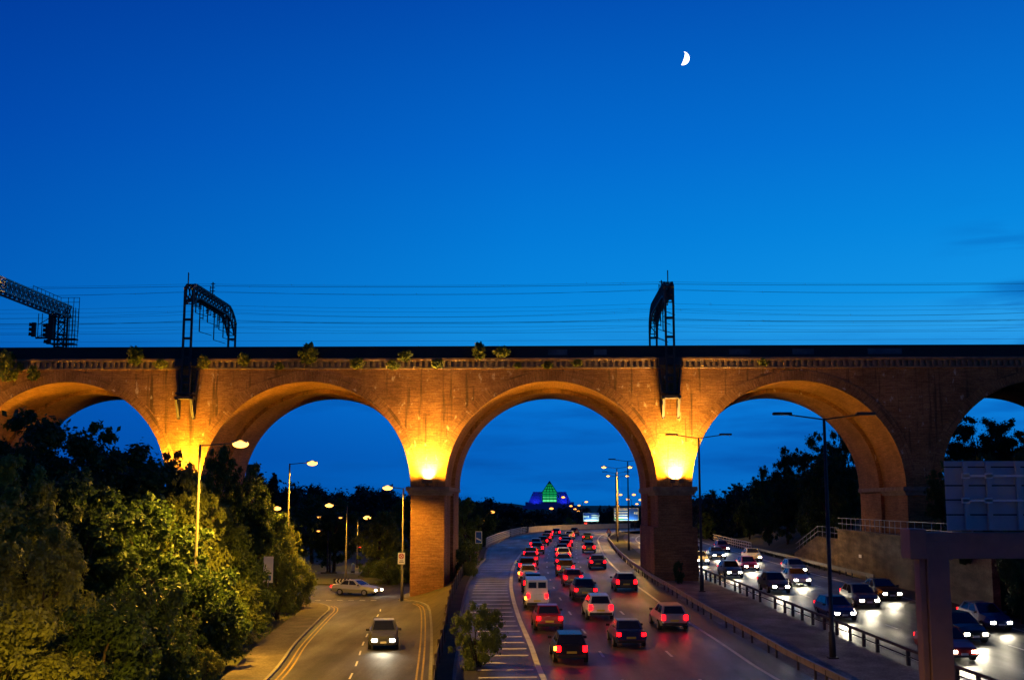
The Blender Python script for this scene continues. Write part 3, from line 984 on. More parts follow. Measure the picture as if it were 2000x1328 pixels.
# ------------------------------------------------------------------ overhead line on the viaduct
def portal(X, label):
    t = empty('catenary_portal', (X, 113.5, 23.2), label, 'railway gantry', 'overhead line portals on the viaduct')
    yf, yb, zt = 106.35, 121.9, 30.25
    def ladder(mb, y, z0, z1, wd=.72, step=1.75):
        for s_ in (-1, 1): mb.bar((X+s_*wd/2, y, z0), (X+s_*wd/2, y, z1), .15, .2)
        z = z0+.1
        while z < z1: mb.box((X, y, z), (wd, .12, .22)); z += step
    m1 = MB(); ladder(m1, yf, 19.75, zt-.4); m1.build('front_leg', M['steel'], t)
    m2 = MB(); ladder(m2, yb, 23.6, zt-1.6); m2.build('rear_leg', M['steel'], t)
    # boom: a box truss with chamfered ends
    tr = MB()
    top = [(yf-.2, zt-.55), (yf+.5, zt), (yf+1.8, zt+.05), (yb-2.6, zt+.05), (yb-.9, zt-.5), (yb+.2, zt-1.5)]
    bot = [(yf+.3, zt-1.9), (yf+1.3, zt-1.15), (yf+2.5, zt-1.0), (yb-3.2, zt-1.0), (yb-1.6, zt-1.5), (yb-.35, zt-2.7)]
    def samp(pl, n):
        cum = [0]
        for i in range(len(pl)-1): cum.append(cum[-1]+math.hypot(pl[i+1][0]-pl[i][0], pl[i+1][1]-pl[i][1]))
        return [(float(np.interp(s_, cum, [p[0] for p in pl])), float(np.interp(s_, cum, [p[1] for p in pl]))) for s_ in np.linspace(0, cum[-1], n)]
    A, B = samp(top, 17), samp(bot, 17)
    for s_ in (-1, 1):
        x = X+s_*.36
        for i in range(16):
            tr.bar((x, *A[i]), (x, *A[i+1]), .16)
            tr.bar((x, *B[i]), (x, *B[i+1]), .16)
            tr.bar((x, *A[i]), (x, *B[i+1]), .09)
            tr.bar((x, *B[i]), (x, *A[i+1]), .09)
    for i in range(17):
        for pl in (A, B):
            tr.bar((X-.36, *pl[i]), (X+.36, *pl[i]), .09)
            if i < 16: tr.bar((X-.36, *pl[i]), (X+.36, *pl[i+1]), .07)
    tr.build('boom', M['steel'], t)
    for y, ln in ((109.2, 1.3), (110.6, 2.9), (113.2, 1.6), (115.6, 3.0), (117.4, 1.7), (119.0, 2.3)):
        d_ = MB()
        d_.bar((X-.16, y, zt-1), (X-.16, y, zt-1-ln), .09)
        d_.bar((X+.16, y, zt-1), (X+.16, y, zt-1-ln*.6), .07)
        d_.bar((X-.16, y, zt-1-ln*.55), (X+.16, y, zt-1-ln*.55), .08)
        for j in range(4): d_.box((X-.16, y, zt-1.2-j*.16), (.3, .3, .07))
        d_.bar((X-.16, y, zt-1-ln), (X+.9, y+.5, zt-1.3-ln), .05)
        d_.build('dropper', M['steel'], t)
    s2 = MB()
    s2.bar((X-.1, yf, zt-.4), (X-.1, yf, zt+1.0), .09)
    s2.bar((X+.1, 113.8, zt), (X+.1, 113.8, zt+1.5), .11)
    s2.bar((X-.15, 113.8, zt), (X-.15, 113.8, zt+1.1), .07)
    for j in range(4): s2.bar((X-.12, 113.8, zt+.25+j*.36), (X+.32, 113.8, zt+.25+j*.36), .07)
    s2.build('insulator_post', M['steel'], t)
    # cantilevered steel bracket carrying the front leg
    b_ = MB()
    b_.box((X, D0-.55, 19.62), (1.75, 1.15, .24))
    b_.box((X, D0-.55, 20.02), (1.6, 1.1, .16))
    for s_ in (-1, 1):
        b_.bar((X+s_*.68, D0-1.05, 19.5), (X+s_*.68, D0-.05, 17.75), .24)
        b_.box((X+s_*.68, D0-.13, 18.6), (.26, .22, 1.75))
        b_.bar((X+s_*.75, D0-.15, 20.1), (X+s_*.98, D0-.15, 22.2), .28, .2)
        b_.box((X+s_*.36, D0-.7, 21.3), (.16, .2, 3.3))
    b_.box((X, D0-.16, 22.9), (2.1, .9, .72))
    b_.box((X, D0-.7, 21.0), (.75, .14, .2))
    b_.build('bracket', M['steel'], t)
portal(-32.3, 'dark lattice overhead line portal on the viaduct at left, seen broadside')
portal(11.9, 'dark lattice overhead line portal above the median pier, seen nearly end on')
k = 0
for y, z, sag in ((108.6, 30.6, .25), (110.6, 30.3, .5), (113.8, 31.4, .2), (112.0, 28.6, .7), (116.0, 28.4, .6), (110.6, 27.2, .08), (116.0, 27.0, .08), (119.0, 28.0, .5), (119.0, 26.6, .05),
    (109.6, 30.0, .3), (112.4, 31.1, .2), (114.6, 29.6, .4), (117.2, 29.2, .5), (113.2, 27.8, .3), (115.2, 27.5, .1), (118.0, 27.3, .1), (120.0, 30.0, .3), (120.5, 28.9, .2)):
    mb = MB()
    pts = []
    for a_, b_ in ((-76.5, -32.3), (-32.3, 11.9), (11.9, 56.1), (56.1, 95)):
        for j in range(8 if b_ < 90 else 9):
            t_ = j/8
            pts.append((a_+(b_-a_)*t_, y, z-4*sag*t_*(1-t_)))
    mb.tube(pts, .009, 4)
    tag(mb.build('overhead_wire', M['steel']), 'thin overhead railway wire strung level above the viaduct parapet', 'wire', 'overhead wires above the viaduct')
# signal gantry at far left
t = empty('signal_gantry', (-50.4, 121.5, 23.2), 'lattice railway signal gantry with cage ladder at the far left of the viaduct', 'signal gantry')
X, Y = -50.5, 122.0
mb = MB()
for sx in (-.5, .5):
    for sy in (-.4, .4): mb.bar((X+sx, Y+sy, 23.6), (X+sx, Y+sy, 30.2), .14)
for j in range(5):
    z = 23.7+j*1.35
    for sy in (-.4, .4):
        mb.bar((X-.5, Y+sy, z), (X+.5, Y+sy, z+1.3), .07); mb.bar((X+.5, Y+sy, z), (X-.5, Y+sy, z+1.3), .07); mb.bar((X-.5, Y+sy, z), (X+.5, Y+sy, z), .12)
mb.build('column', M['steel'], t)
mb = MB()
for sx in (-.6, .6):
    for z in (29.7, 30.9): mb.bar((X+sx, 106, z), (X+sx, 123, z), .16)
    for j in range(17):
        y = 106+j
        mb.bar((X+sx, y, 29.7), (X+sx, y+1, 30.9), .09); mb.bar((X+sx, y+1, 29.7), (X+sx, y, 30.9), .09); mb.bar((X+sx, y, 29.7), (X+sx, y, 30.9), .09)
for j in range(18): mb.bar((X-.6, 106+j, 29.7), (X+.6, 106+j, 29.7), .09); mb.bar((X-.6, 106+j, 30.9), (X+.6, 106+j, 30.9), .09)
mb.build('boom', M['galv'], t)
mb = MB()
for j in range(8): mb.bar((X-.6, 116+j, 30.9), (X-.6, 116+j, 31.9), .04)
for z in (31.4, 31.9): mb.bar((X-.6, 116, z), (X-.6, 123, z), .045); mb.bar((X-.6, 123, z), (X+1.4, 123, z), .045)
for j in range(3): mb.bar((X+.2+j*.6, 123, 28), (X+.2+j*.6, 123, 31.9), .05)
mb.build('handrail', M['steel'], t)
mb = MB()
for j in range(4):
    for k2 in range(2): mb.bar((X+.7+j*.3, Y-.4+k2*.8, 25.0), (X+.7+j*.3, Y-.4+k2*.8, 30.6), .045)
for j in range(9): mb.bar((X+.6, Y-.4, 26.2+j*.5), (X+1.7, Y-.4, 26.2+j*.5), .045); mb.bar((X+.6, Y+.4, 26.2+j*.5), (X+1.7, Y+.4, 26.2+j*.5), .045)
mb.build('ladder_cage', M['steel'], t)
mb = MB()
mb.box((X+.3, Y-.1, 26.75), (2.6, 1.0, .12)); mb.box((X+.4, Y-.1, 27.25), (2.7, 1.0, .12))
mb.build('platform', M['steel'], t)
mb = MB()
for xx in (X-2.4, X-2.0): mb.bar((xx, Y-.2, 27.4), (xx, Y-.2, 30.0), .06)
mb.bar((X-2.6, Y-.2, 27.4), (X-.9, Y-.2, 27.4), .18); mb.bar((X-2.0, Y-.2, 28.8), (X-.9, Y-.2, 28.4), .06); mb.bar((X-2.4, Y-.2, 28.8), (X-.9, Y-.2, 29.7), .06); mb.bar((X-2.4, Y-.2, 27.5), (X-.9, Y-.2, 28.2), .06)
mb.build('hanger', M['steel'], t)
for xx, z0, n in ((X-2.75, 27.5, 3), (X-1.25, 27.4, 3), (X-1.1, 26.7, 1)):
    mb = MB()
    mb.box((xx, Y-.4, z0+n*.25), (.4, .35, n*.5))
    for j in range(n): mb.tube([(xx-.15, Y-.45, z0+.25+j*.5), (xx-.45, Y-.6, z0+.28+j*.5)], [.17, .2], 8)
    mb.build('signal_head', M['steel'], t)
MB().box((X-.95, Y-.3, 28.6), (.5, .5, 2.8)).build('cable_duct', M['steel'], t)

# ------------------------------------------------------------------ barriers, rails, fences
def guard_rail(name, line, label, y0, y1, zf=zm, hgt=.72, step=2.6, mr='galv', thick=.3):
    ln = [p for p in line if y0 <= p.y <= y1]
    p0 = ln[0]
    t = empty(name, (p0.x, p0.y, zf(p0.y)), label, 'crash barrier', 'crash barriers along the motorway')
    mb = MB()
    for i in range(len(ln)-1):
        a_, b_ = ln[i], ln[i+1]
        mb.bar((a_.x, a_.y, zf(a_.y)+hgt-thick/2), (b_.x, b_.y, zf(b_.y)+hgt-thick/2), .09, thick)
    mb.build('rail', M[mr], t)
    mb = MB()
    cum = 0
    for i in range(len(ln)-1):
        cum += (ln[i+1]-ln[i]).length
        if cum >= step*.5:
            cum -= step
            p = ln[i]
            mb.box((p.x, p.y, zf(p.y)+hgt/2-.06), (.1, .13, hgt-.02))
    o = mb.build('posts', M['steel'], t)
    o['kind'] = 'stuff'
    return t
guard_rail('crash_barrier', offs(CL, HW+1.75), 'steel crash barrier between the outbound lanes and the median', 6, 245)
bR_ = offs(CR, -HW-1.0)
t = empty('crash_barrier', (bR_[0].x, 20, zm(20)), 'dark open post and rail barrier between the median and the oncoming lanes', 'crash barrier', 'crash barriers along the motorway')
ln = [p for p in bR_ if 8 < p.y < 130]
mb = MB()
for i in range(len(ln)-1):
    a_, b_ = ln[i], ln[i+1]
    mb.bar((a_.x, a_.y, zm(a_.y)+.78), (b_.x, b_.y, zm(b_.y)+.78), .12, .13)
    mb.bar((a_.x, a_.y, zm(a_.y)+.42), (b_.x, b_.y, zm(b_.y)+.42), .05, .05)
mb.build('rail', M['steel'], t)
cum = 0
for i in range(len(ln)-1):
    cum += (ln[i+1]-ln[i]).length
    if cum >= 2.4:
        cum -= 2.4
        p = ln[i]
        MB().box((p.x, p.y, zm(p.y)+.37), (.15, .2, .78)).build('post', M['steel'], t)
guard_rail('crash_barrier', offs(CR, HW+2.3), 'steel crash barrier ending beside the concrete retaining wall', 104, 158, mr='lamp_post')
guard_rail('crash_barrier', offs(CR, HW+2.3), 'low steel crash barrier at the right edge below the gantry', 30, 74, mr='lamp_post')
# pale three-rail fence on the right-hand verge
def rail_fence(line, label, y0, y1, hgt, rails, step, zf, m, name='railing', pw=.07, rw=.06):
    ln = [p for p in line if y0 <= p.y <= y1]
    t = empty(name, (ln[0].x, ln[0].y, zf(ln[0].y)), label, 'railing')
    mb = MB()
    for r_ in range(rails):
        z = hgt*(r_+1)/rails
        for i in range(len(ln)-1):
            a_, b_ = ln[i], ln[i+1]
            mb.bar((a_.x, a_.y, zf(a_.y)+z), (b_.x, b_.y, zf(b_.y)+z), rw)
    mb.build('rail', M[m], t)
    cum = step
    n = 0
    for i in range(len(ln)-1):
        if cum >= step and n < 90:
            cum -= step; n += 1
            p = ln[i]
            MB().box((p.x, p.y, zf(p.y)+hgt/2), (pw, pw, hgt)).build('post', M[m], t)
        cum += (ln[i+1]-ln[i]).length
    return t
rail_fence(offs(CR, HW+2.4), 'white three bar railing on the right hand verge beyond the viaduct', 160, 205, 1.15, 3, 2.0, zm, 'rail_pale', rw=.09)
rail_fence(offs(CL, lambda y: kerb_off(y)-.3), 'white post and rail parapet along the outer edge of the bend', 172, 252, 1.25, 4, 2.1, lambda y: zm(y)+.1, 'rail_pale', rw=.11, pw=.18)
# solid pale parapet continuing round the bend
ln = [p for p in offs(CL, lambda y: kerb_off(y)-.3) if p.y > 252 and p.x < 24]
t = empty('parapet_wall', (ln[0].x, ln[0].y, zm(ln[0].y)), 'pale solid concrete parapet curving round the far bend', 'wall')
mb = MB()
cp = MB()
for i in range(len(ln)-1):
    a_, b_ = ln[i], ln[i+1]
    mb.bar((a_.x, a_.y, 4.4), (b_.x, b_.y, 4.4), .3, 1.5)
    cp.bar((a_.x, a_.y, 5.22), (b_.x, b_.y, 5.22), .4, .14)
mb.build('wall_panel', M['concrete_light'], t)
cp.build('coping', M['concrete_light'], t)
# dark timber fence on top of the bank
ln = [p for p in offs(CL, lambda y: kerb_off(y)-.9) if 20 < p.y < 172]
t = empty('timber_fence', (ln[0].x, ln[0].y, zm(ln[0].y)), 'dark timber fence along the top of the bank beside the motorway', 'fence')
mb = MB()
for i in range(len(ln)-1):
    a_, b_ = ln[i], ln[i+1]
    mb.bar((a_.x, a_.y, zm(a_.y)+.35), (b_.x, b_.y, zm(b_.y)+.35), .04, 1.5)
mb.build('panel', M['timber'], t)
n = 0
for i in range(0, len(ln)-1, 1):
    p = ln[i]
    if i % 2 == 0 and n < 95:
        n += 1
        MB().box((p.x, p.y, zm(p.y)+.4), (.14, .14, 1.75)).build('post', M['timber'], t)

# ------------------------------------------------------------------ retaining wall on the right, embankment
WX = [(28.9, 20), (29.3, 60), (29.9, 80), (30.2, 99), (31.0, 113), (31.5, 127)]
t = empty('retaining_wall', (30.2, 99, 3.2), 'stained concrete retaining wall carrying the right hand pier', 'wall')
mb = MB()
def wall_seg(mb, p, q, zt0, zt1, th=.5):
    (x0, y0), (x1, y1) = p, q
    P = [(x0, y0), (x1, y1), (x1+th, y1), (x0+th, y0)]
    zb = [zm(y0)-.5, zm(y1)-.5, zm(y1)-.5, zm(y0)-.5]
    zt = [zt0, zt1, zt1, zt0]
    for i in range(4):
        j = (i+1) % 4
        mb.face([(*P[i], zb[i]), (*P[j], zb[j]), (*P[j], zt[j]), (*P[i], zt[i])][::-1])
    mb.face([(*P[i], zt[i]) for i in range(4)][::-1])
for i in range(2, len(WX)-1): wall_seg(mb, WX[i], WX[i+1], 7.3, 7.3)
wall_seg(mb, (31.55, 127.3), (31.75, 138), 6.4, 6.4)
wall_seg(mb, (31.75, 138), (32.0, 151), 6.4, 4.0)
mb.build('wall_face', M['concrete'], t)
mb = MB()
for i in range(2, len(WX)-1): mb.bar((WX[i][0]+.2, WX[i][1], 7.38), (WX[i+1][0]+.2, WX[i+1][1], 7.38), .75, .16)
mb.build('coping', M['concrete'], t)
p = at(1648, 1084, 119)
tag(MB().box((30.95+.2, 117, p.z), (.05, 1.0, .3)).build('wall_plate', M['signwhite']), 'small blank white plate fixed to the retaining wall', 'sign')
RL = catmull([(30.2, 84), (30.3, 99), (31.1, 113), (31.6, 127)])
rail_fence(RL, 'thin grey handrail on top of the retaining wall below the right pier', 84, 127.5, 1.15, 2, 1.7, lambda y: 7.46, 'galv', rw=.05, pw=.05)
RL2 = catmull([(31.8, 127.6), (32.0, 138), (32.2, 151)])
rail_fence(RL2, 'handrail stepping down the ramp at the end of the retaining wall', 127, 152, 1.15, 2, 1.7, lambda y: interp(y, [127, 138, 151], [6.4, 6.4, 4.0]), 'galv', rw=.05, pw=.05)
# embankment behind the wall
bx = [0, .4, 3, 8, 16, 30, 60, 110]
by = list(range(-20, 80, 10))+[80, 90, 99, 106, 113, 121, 127, 138, 151, 165, 185, 205, 225, 250, 280, 330]
def wall_x(y): return interp(y, [-20, 20, 60, 80, 99, 113, 127, 151, 165, 205, 250, 280, 330], [33, 31, 30, 30.35, 30.65, 31.45, 31.95, 32.4, 29.4, 30.5, 42, 70, 110])
def bank_z(o, y):
    base = interp(y, [-20, 60, 79, 80, 127, 138, 151, 165, 330], [1.8, 2.4, 2.8, 7.2, 7.2, 6.3, 3.9, 3.7, 3.8])
    top = interp(y, [-20, 60, 80, 151, 250], [9, 9, 9.5, 10, 6])
    return base+(top-base)*sm((o-.4)/16)
me_v = [(wall_x(y)+o, y, bank_z(o, y)) for y in by for o in bx]
nx = len(bx)
me = bpy.data.meshes.new('embankment')
me.from_pydata(me_v, [], [(j*nx+i, j*nx+i+1, (j+1)*nx+i+1, (j+1)*nx+i) for j in range(len(by)-1) for i in range(nx-1)])
me.materials.append(M['grass'])
o = bpy.data.objects.new('embankment', me)
C.objects.link(o)
tag(o, kind='structure')

# ------------------------------------------------------------------ overhead sign gantry at the right
GY = 43.2
t = empty('sign_gantry', (14.05, GY, zm(GY)), 'heavy dark steel sign gantry standing in the median at right', 'gantry')
zt, zb = 9.02, 8.1
mb = MB()
mb.box((14.12, GY, (zt+zm(GY))/2-.15), (.78, .9, zt-zm(GY)-.3))
mb.box((13.6, GY, (zt+zm(GY))/2-.4), (.22, .6, zt-zm(GY)-.8))
mb.box((13.84, GY+.05, (zt+zm(GY))/2-.4), (.26, .45, zt-zm(GY)-.8))
mb.build('column', M['gantry'], t, bevel=.02)
mb = MB()
mb.box((13.42, GY, 8.62), (.6, 1.1, 1.06))
mb.build('end_cap', M['gantry'], t, bevel=.02)
mb = MB()
mb.box((24.6, GY, (zt+zb)/2), (21.7, .85, zt-zb))
mb.box((14.55, GY-.43, zb+.02), (.18, .06, .14))
mb.build('beam', M['gantry'], t, bevel=.03)
mb = MB()
mb.box((35, GY, (zt+zm(GY))/2), (.9, .9, zt-zm(GY)))
mb.build('column', M['gantry'], t)
sp = empty('gantry_sign', (21, GY+.3, zt), 'back of a large grey ribbed motorway sign on the gantry at right', 'road sign')
p0, p1 = at(1843, 899, GY+1.0), at(1843, 1036, GY+1.0)
xl, xr, zt2, zb2 = p0.x, 27.5, p0.z, zt+.02
mb = MB()
rows_z = [zt2, at(1900, 912, GY+1).z, at(1900, 948, GY+1).z, at(1900, 976, GY+1).z, at(1900, 1005, GY+1).z, zb2]
for a_, b_ in zip(rows_z[:-1], rows_z[1:]):
    mb.box(((xl+xr)/2, GY+1.0, (a_+b_)/2), (xr-xl, .05, a_-b_-.05))
mb.build('sign_panel', M['signback'], sp, bevel=.015)
mb = MB()
for a_ in rows_z[1:-1]: mb.box(((xl+xr)/2, GY+1.0, a_), (xr-xl-.1, .03, .06))
mb.build('panel_joint', M['steel'], sp)
for px_ in (1887, 1932, 1990, 2060):
    q = at(px_, 960, GY+.85)
    MB().box((q.x, GY+.87, (zt2+zb2)/2), (.17, .14, zt2-zb2-.1)).build('upright', M['signback'], sp)
mb = MB()
for py_ in (929, 977):
    q = at(1900, py_, GY+.7)
    mb.bar((at(1880, py_, GY+.7).x, GY+.75, q.z), (xr-.3, GY+.75, q.z), .08)
    for px_ in (1887, 1932): mb.box((at(px_, py_, GY+.7).x, GY+.76, q.z), (.26, .1, .2))
mb.build('cross_rail', M['signwhite'], sp)

# ------------------------------------------------------------------ signs
def plate_sign(name, base, w_, h_, zc, label, m, border=None, extra=None, posts=1, cat='road sign', post_m='galv', group=None):
    t = empty(name, base, label, cat, group)
    x, y, z = base
    for k_ in range(posts):
        px_ = x if posts == 1 else x-w_/2*.7+k_*(w_*1.4/2/(posts-1))
        MB().tube([(px_, y+.06, z), (px_, y+.06, zc+h_/2-.05)], .045 if w_ < 2 else .09, 8).build('post', M[post_m], t, smooth=True)
    if border:
        MB().box((x, y, zc), (w_, .03, h_)).build('border', M[border], t, bevel=.01)
        MB().box((x, y-.018, zc), (w_-.16*min(1, w_), .012, h_-.16*min(1, w_))).build('face', M[m], t)
    else:
        MB().box((x, y, zc), (w_, .03, h_)).build('face', M[m], t, bevel=.01)
    if extra: extra(t, x, y-.026, zc)
    return t
def one_bar(t, x, y, z):
    mb = MB()
    mb.face([(x-.28, y, z-.02), (x-.28, y, z-.2), (x+.28, y, z-.46), (x+.28, y, z-.28)])
    mb.face([(x-.28, y+.004, z-.02), (x+.28, y+.004, z-.28), (x+.28, y+.004, z-.46), (x-.28, y+.004, z-.2)])
    mb.build('white_bar', M['signwhite'], t)
p = at(935, 1049, 145)
plate_sign('countdown_marker', (p.x, 145, 3.5), .82, 1.45, p.z, 'blue exit countdown marker with one white diagonal bar', 'signblue', 'signwhite', one_bar)
def circ_cross(t, x, y, z):
    mb = MB()
    for k_ in range(20):
        a_, b_ = 2*PI*k_/20, 2*PI*(k_+1)/20
        mb.face([(x+.17*math.cos(a_), y, z+.18+.17*math.sin(a_)), (x+.17*math.cos(b_), y, z+.18+.17*math.sin(b_)), (x+.23*math.cos(b_), y, z+.18+.23*math.sin(b_)), (x+.23*math.cos(a_), y, z+.18+.23*math.sin(a_))][::-1])
    for s_ in (-1, 1):
        mb.bar((x-.14, y, z+.18-s_*.14), (x+.14, y, z+.18+s_*.14), .006, .06)
    mb.build('symbol', M['signred'], t)
    mb = MB()
    mb.box((x, y, z-.2), (.3, .004, .05)); mb.box((x, y, z-.33), (.42, .004, .05))
    mb.build('lettering', M['signblack'], t)
p = at(784, 1090, 103.7)
plate_sign('clearway_sign', (p.x, 103.7, ZS+.1), .62, .98, p.z, 'white sign with crossed circle on the lamp post by the brick pier', 'signwhite', None, circ_cross, post_m='lamp_post')
def info_marks(t, x, y, z):
    MB().box((x+.1, y, z-.25), (.3, .004, .12)).build('dark_mark', M['signblack'], t)
    MB().box((x+.05, y, z-.6), (.34, .004, .34)).build('blue_mark', M['signblue'], t)
p = at(524, 1112, 88)
plate_sign('information_sign', (p.x, 88, 1.5), .72, 1.9, p.z, 'tall white information board half hidden in the hedge', 'signwhite', None, info_marks)
def cam_marks(t, x, y, z):
    mb = MB()
    for k_ in range(16):
        a_, b_ = 2*PI*k_/16, 2*PI*(k_+1)/16
        mb.face([(x+.08*math.cos(a_), y, z+.05+.08*math.sin(a_)), (x+.08*math.cos(b_), y, z+.05+.08*math.sin(b_)), (x+.13*math.cos(b_), y, z+.05+.13*math.sin(b_)), (x+.13*math.cos(a_), y, z+.05+.13*math.sin(a_))][::-1])
    mb.box((x, y, z-.2), (.34, .004, .1))
    mb.build('white_mark', M['signwhite'], t)
p = at(408, 1222, 66.5)
plate_sign('small_blue_sign', (p.x, 66.5, ZS+.1), .46, .6, p.z, 'small blue and white square sign among the hedge leaves', 'signblue', 'signwhite', cam_marks)
# chevron board on the island
p = at(668, 1137, 121)
t = empty('chevron_board', (p.x, 121, ZS), 'black and white chevron board low on the roundabout edge', 'road sign')
MB().box((p.x, 121, ZS+.75), (1.75, .04, .5)).build('face', M['signblack'], t)
mb = MB()
for k_ in range(5):
    x = p.x-.62+k_*.33
    for s_ in (-1, 1):
        mb.face([(x-.08, 120.974, ZS+.75), (x+.06, 120.974, ZS+.75), (x+.2, 120.974, ZS+.75+s_*.22), (x+.06, 120.974, ZS+.75+s_*.22)][::s_])
mb.build('chevron', M['signwhite'], t)
for s_ in (-.6, .6): MB().box((p.x+s_, 121.05, ZS+.3), (.07, .05, .6)).build('post', M['galv'], t)
# direction board seen from behind under the trees
p = at(642, 1122, 140)
plate_sign('direction_board', (p.x, 140, ZS), 1.9, .5, p.z+.05, 'long low dark board on thin legs under the roundabout tree', 'signblack', posts=3)
# small round white bollard-like marker on the island
for px_, lab in ((689, 'pale bollard on the verge beyond the chevron board'), (640, 'pale bollard behind the trunk of the roundabout tree')):
    q = at(px_, 1118, 150)
    t = empty('bollard', (q.x, 150, ZS), lab, 'bollard', 'pale bollards beyond the roundabout')
    MB().tube([(q.x, 150, ZS), (q.x, 150, ZS+1.0), (q.x, 150, ZS+1.1)], [.22, .2, .12], 10).build('shaft', M['signwhite'], t, smooth=True)
    MB().tube([(q.x, 150, ZS-.02), (q.x, 150, ZS+.15)], .27, 10).build('foot', M['signblack'], t)
# big direction signs over the road far ahead (writing too small to read in the photograph: its lines are built as bars)
def big_sign(px0, px1, py0, py1, d, label, fill):
    a_, b_ = at(px0, py0, d), at(px1, py1, d)
    w_, h_ = b_.x-a_.x, a_.z-b_.z
    x, zc = (a_.x+b_.x)/2, (a_.z+b_.z)/2
    t = plate_sign('direction_sign', (x, d, 4.0), w_, h_, zc, label, 'signblue', 'signwhite', fill, posts=2, post_m='steel', group='large blue direction signs')
    MB().box((x, d-.7, zc-h_/2-.25), (w_*.9, .25, .14)).build('light_bar', M['steel'], t)
    l = bpy.data.lights.new('sign_light', 'AREA')
    l.energy, l.color, l.shape, l.size, l.size_y = 100*w_/5, (.62, 1, .75), 'RECTANGLE', w_*.8, .15
    o = bpy.data.objects.new('sign_light', l)
    C.objects.link(o)
    o.rotation_euler = Vector((0, .5, 1)).to_track_quat('-Z', 'Y').to_euler()
    o.location = Vector((0, -.75, zc-h_/2-.1-4.0))
    o.parent = t
def fill1(t, x, y, z):
    mb = MB()
    for k_, w_ in enumerate((.3, .3, .3, .3)): mb.box((x-1.75+k_*.36, y, z+.12), (.24, .004, .5))
    for k_ in range(2): mb.box((x+.95, y, z+.42-k_*.5), (1.7, .004, .3))
    mb.build('lettering', M['signwhite'], t)
    MB().box((x+.1, y+.002, z-.75), (3.6, .004, .32)).build('pale_strip', M['signwhite'], t)
def fill2(t, x, y, z):
    mb = MB()
    for r_ in range(4):
        for k_, w_ in enumerate((.35, .9, 1.8)):
            mb.box((x-2.6+(0, .9, 2.3)[k_], y, z+1.05-r_*.62), (w_, .004, .26))
    for k_ in range(3): mb.box((x+2.0+k_*.4, y, z+.3), (.28, .004, .55))
    mb.build('lettering', M['signwhite'], t)
    MB().box((x-1.7, y+.002, z-.95), (2.4, .004, .7)).build('green_panel', M['signgreen'], t)
big_sign(1139, 1170, 1001, 1018, 300, 'small wide blue direction sign lit from below, left of the pair', fill1)
big_sign(1199, 1247, 992, 1016, 285, 'large blue direction sign with green corner behind the lamp columns', fill2)
for px_, d, lab in ((1127, 232, 'red edged warning triangle board beside the outer lanes'), (1189, 232, 'warning triangle board at the median edge under the lamps')):
    p = at(px_, 1040, d)
    t = empty('warning_triangle', (p.x, d, zm(d)), lab, 'road sign', 'warning triangle boards')
    for s_, m_, dy in ((.62, 'signred', 0), (.40, 'cone_tri', -.02)):
        mb = MB()
        c_ = Vector((p.x, d+dy, zm(d)+.95))
        f_ = [c_+Vector((s_*math.sin(a_), 0, s_*math.cos(a_))) for a_ in (0, 2*PI/3, 4*PI/3)]
        b_ = [v+Vector((0, .018, 0)) for v in f_]
        mb.face(f_[::1]); mb.face(b_[::-1])
        for i in range(3): mb.face([f_[i], f_[(i+1) % 3], b_[(i+1) % 3], b_[i]])
        mb.build('triangle' if dy == 0 else 'face', M[m_], t)
    MB().bar((p.x, d+.05, zm(d)), (p.x, d+.05, zm(d)+.9), .06).build('leg', M['steel'], t)
p = at(1144, 1024, 305)
t = empty('traffic_signal', (p.x, 305, 4.0), 'traffic signal showing red over green below the small blue sign', 'traffic signal')
MB().tube([(p.x, 305, 4), (p.x, 305, p.z-.5)], .07, 8).build('post', M['steel'], t)
MB().box((p.x, 305, p.z), (.5, .25, 1.2)).build('signal_case', M['signblack'], t)
bm_ = MB(); bulb_mesh(bm_, (p.x, 304.85, p.z+.35), .32, .08, .32); bm_.build('red_lamp', M['red_signal'], t, smooth=True)
bm_ = MB(); bulb_mesh(bm_, (p.x, 304.85, p.z-.35), .28, .08, .28); bm_.build('green_lamp', M['green_signal'], t, smooth=True)

# ------------------------------------------------------------------ glass tower with stepped flanks
d = 900
p = at(1073.5, 980, d)
cx, zb = p.x, p.z
sc_ = d/F
t = empty('pyramid_tower', (cx, d+15, 4), 'distant stepped tower with a green lit glass peak and blue lit flanks', 'building')
hw = 13.6*sc_
z1 = at(1073.5, 960, d).z; z2 = at(1073.5, 939, d).z
mb = MB()
mb.face([(cx-hw, d, zb), (cx+hw, d, zb), (cx+hw, d, z1), (cx-hw, d, z1)])
mb.face([(cx-hw, d, z1), (cx+hw, d, z1), (cx, d+hw, z2)])
mb.face([(cx+hw, d, zb), (cx+hw, d+2*hw, zb), (cx+hw, d+2*hw, z1), (cx+hw, d, z1)])
mb.face([(cx-hw, d+2*hw, zb), (cx-hw, d, zb), (cx-hw, d, z1), (cx-hw, d+2*hw, z1)])
mb.face([(cx+hw, d, z1), (cx+hw, d+2*hw, z1), (cx, d+hw, z2)])
mb.face([(cx-hw, d+2*hw, z1), (cx-hw, d, z1), (cx, d+hw, z2)])
mb.build('glazing', M['greenlit'], t)
mb = MB()
mb.box((cx, d-.12, zb+.9), (2*hw-.5, .1, 1.5))
mb.box((cx, d-.12, zb+3.6), (2*hw-.5, .1, .7))
mb.build('lit_floor', M['greenfoot'], t)
mb = MB()
for k_ in range(5): mb.bar((cx-hw+k_*hw/2, d-.1, zb), (cx-hw+k_*hw/2, d-.1, z1), .22)
for k_ in range(5): mb.bar((cx-hw, d-.1, zb+(z1-zb)*k_/4), (cx+hw, d-.1, zb+(z1-zb)*k_/4), .4)
for s_ in (-1, -.5, 0, .5, 1): mb.bar((cx+s_*hw, d-.1, z1), (cx, d+hw-.1, z2), .35)
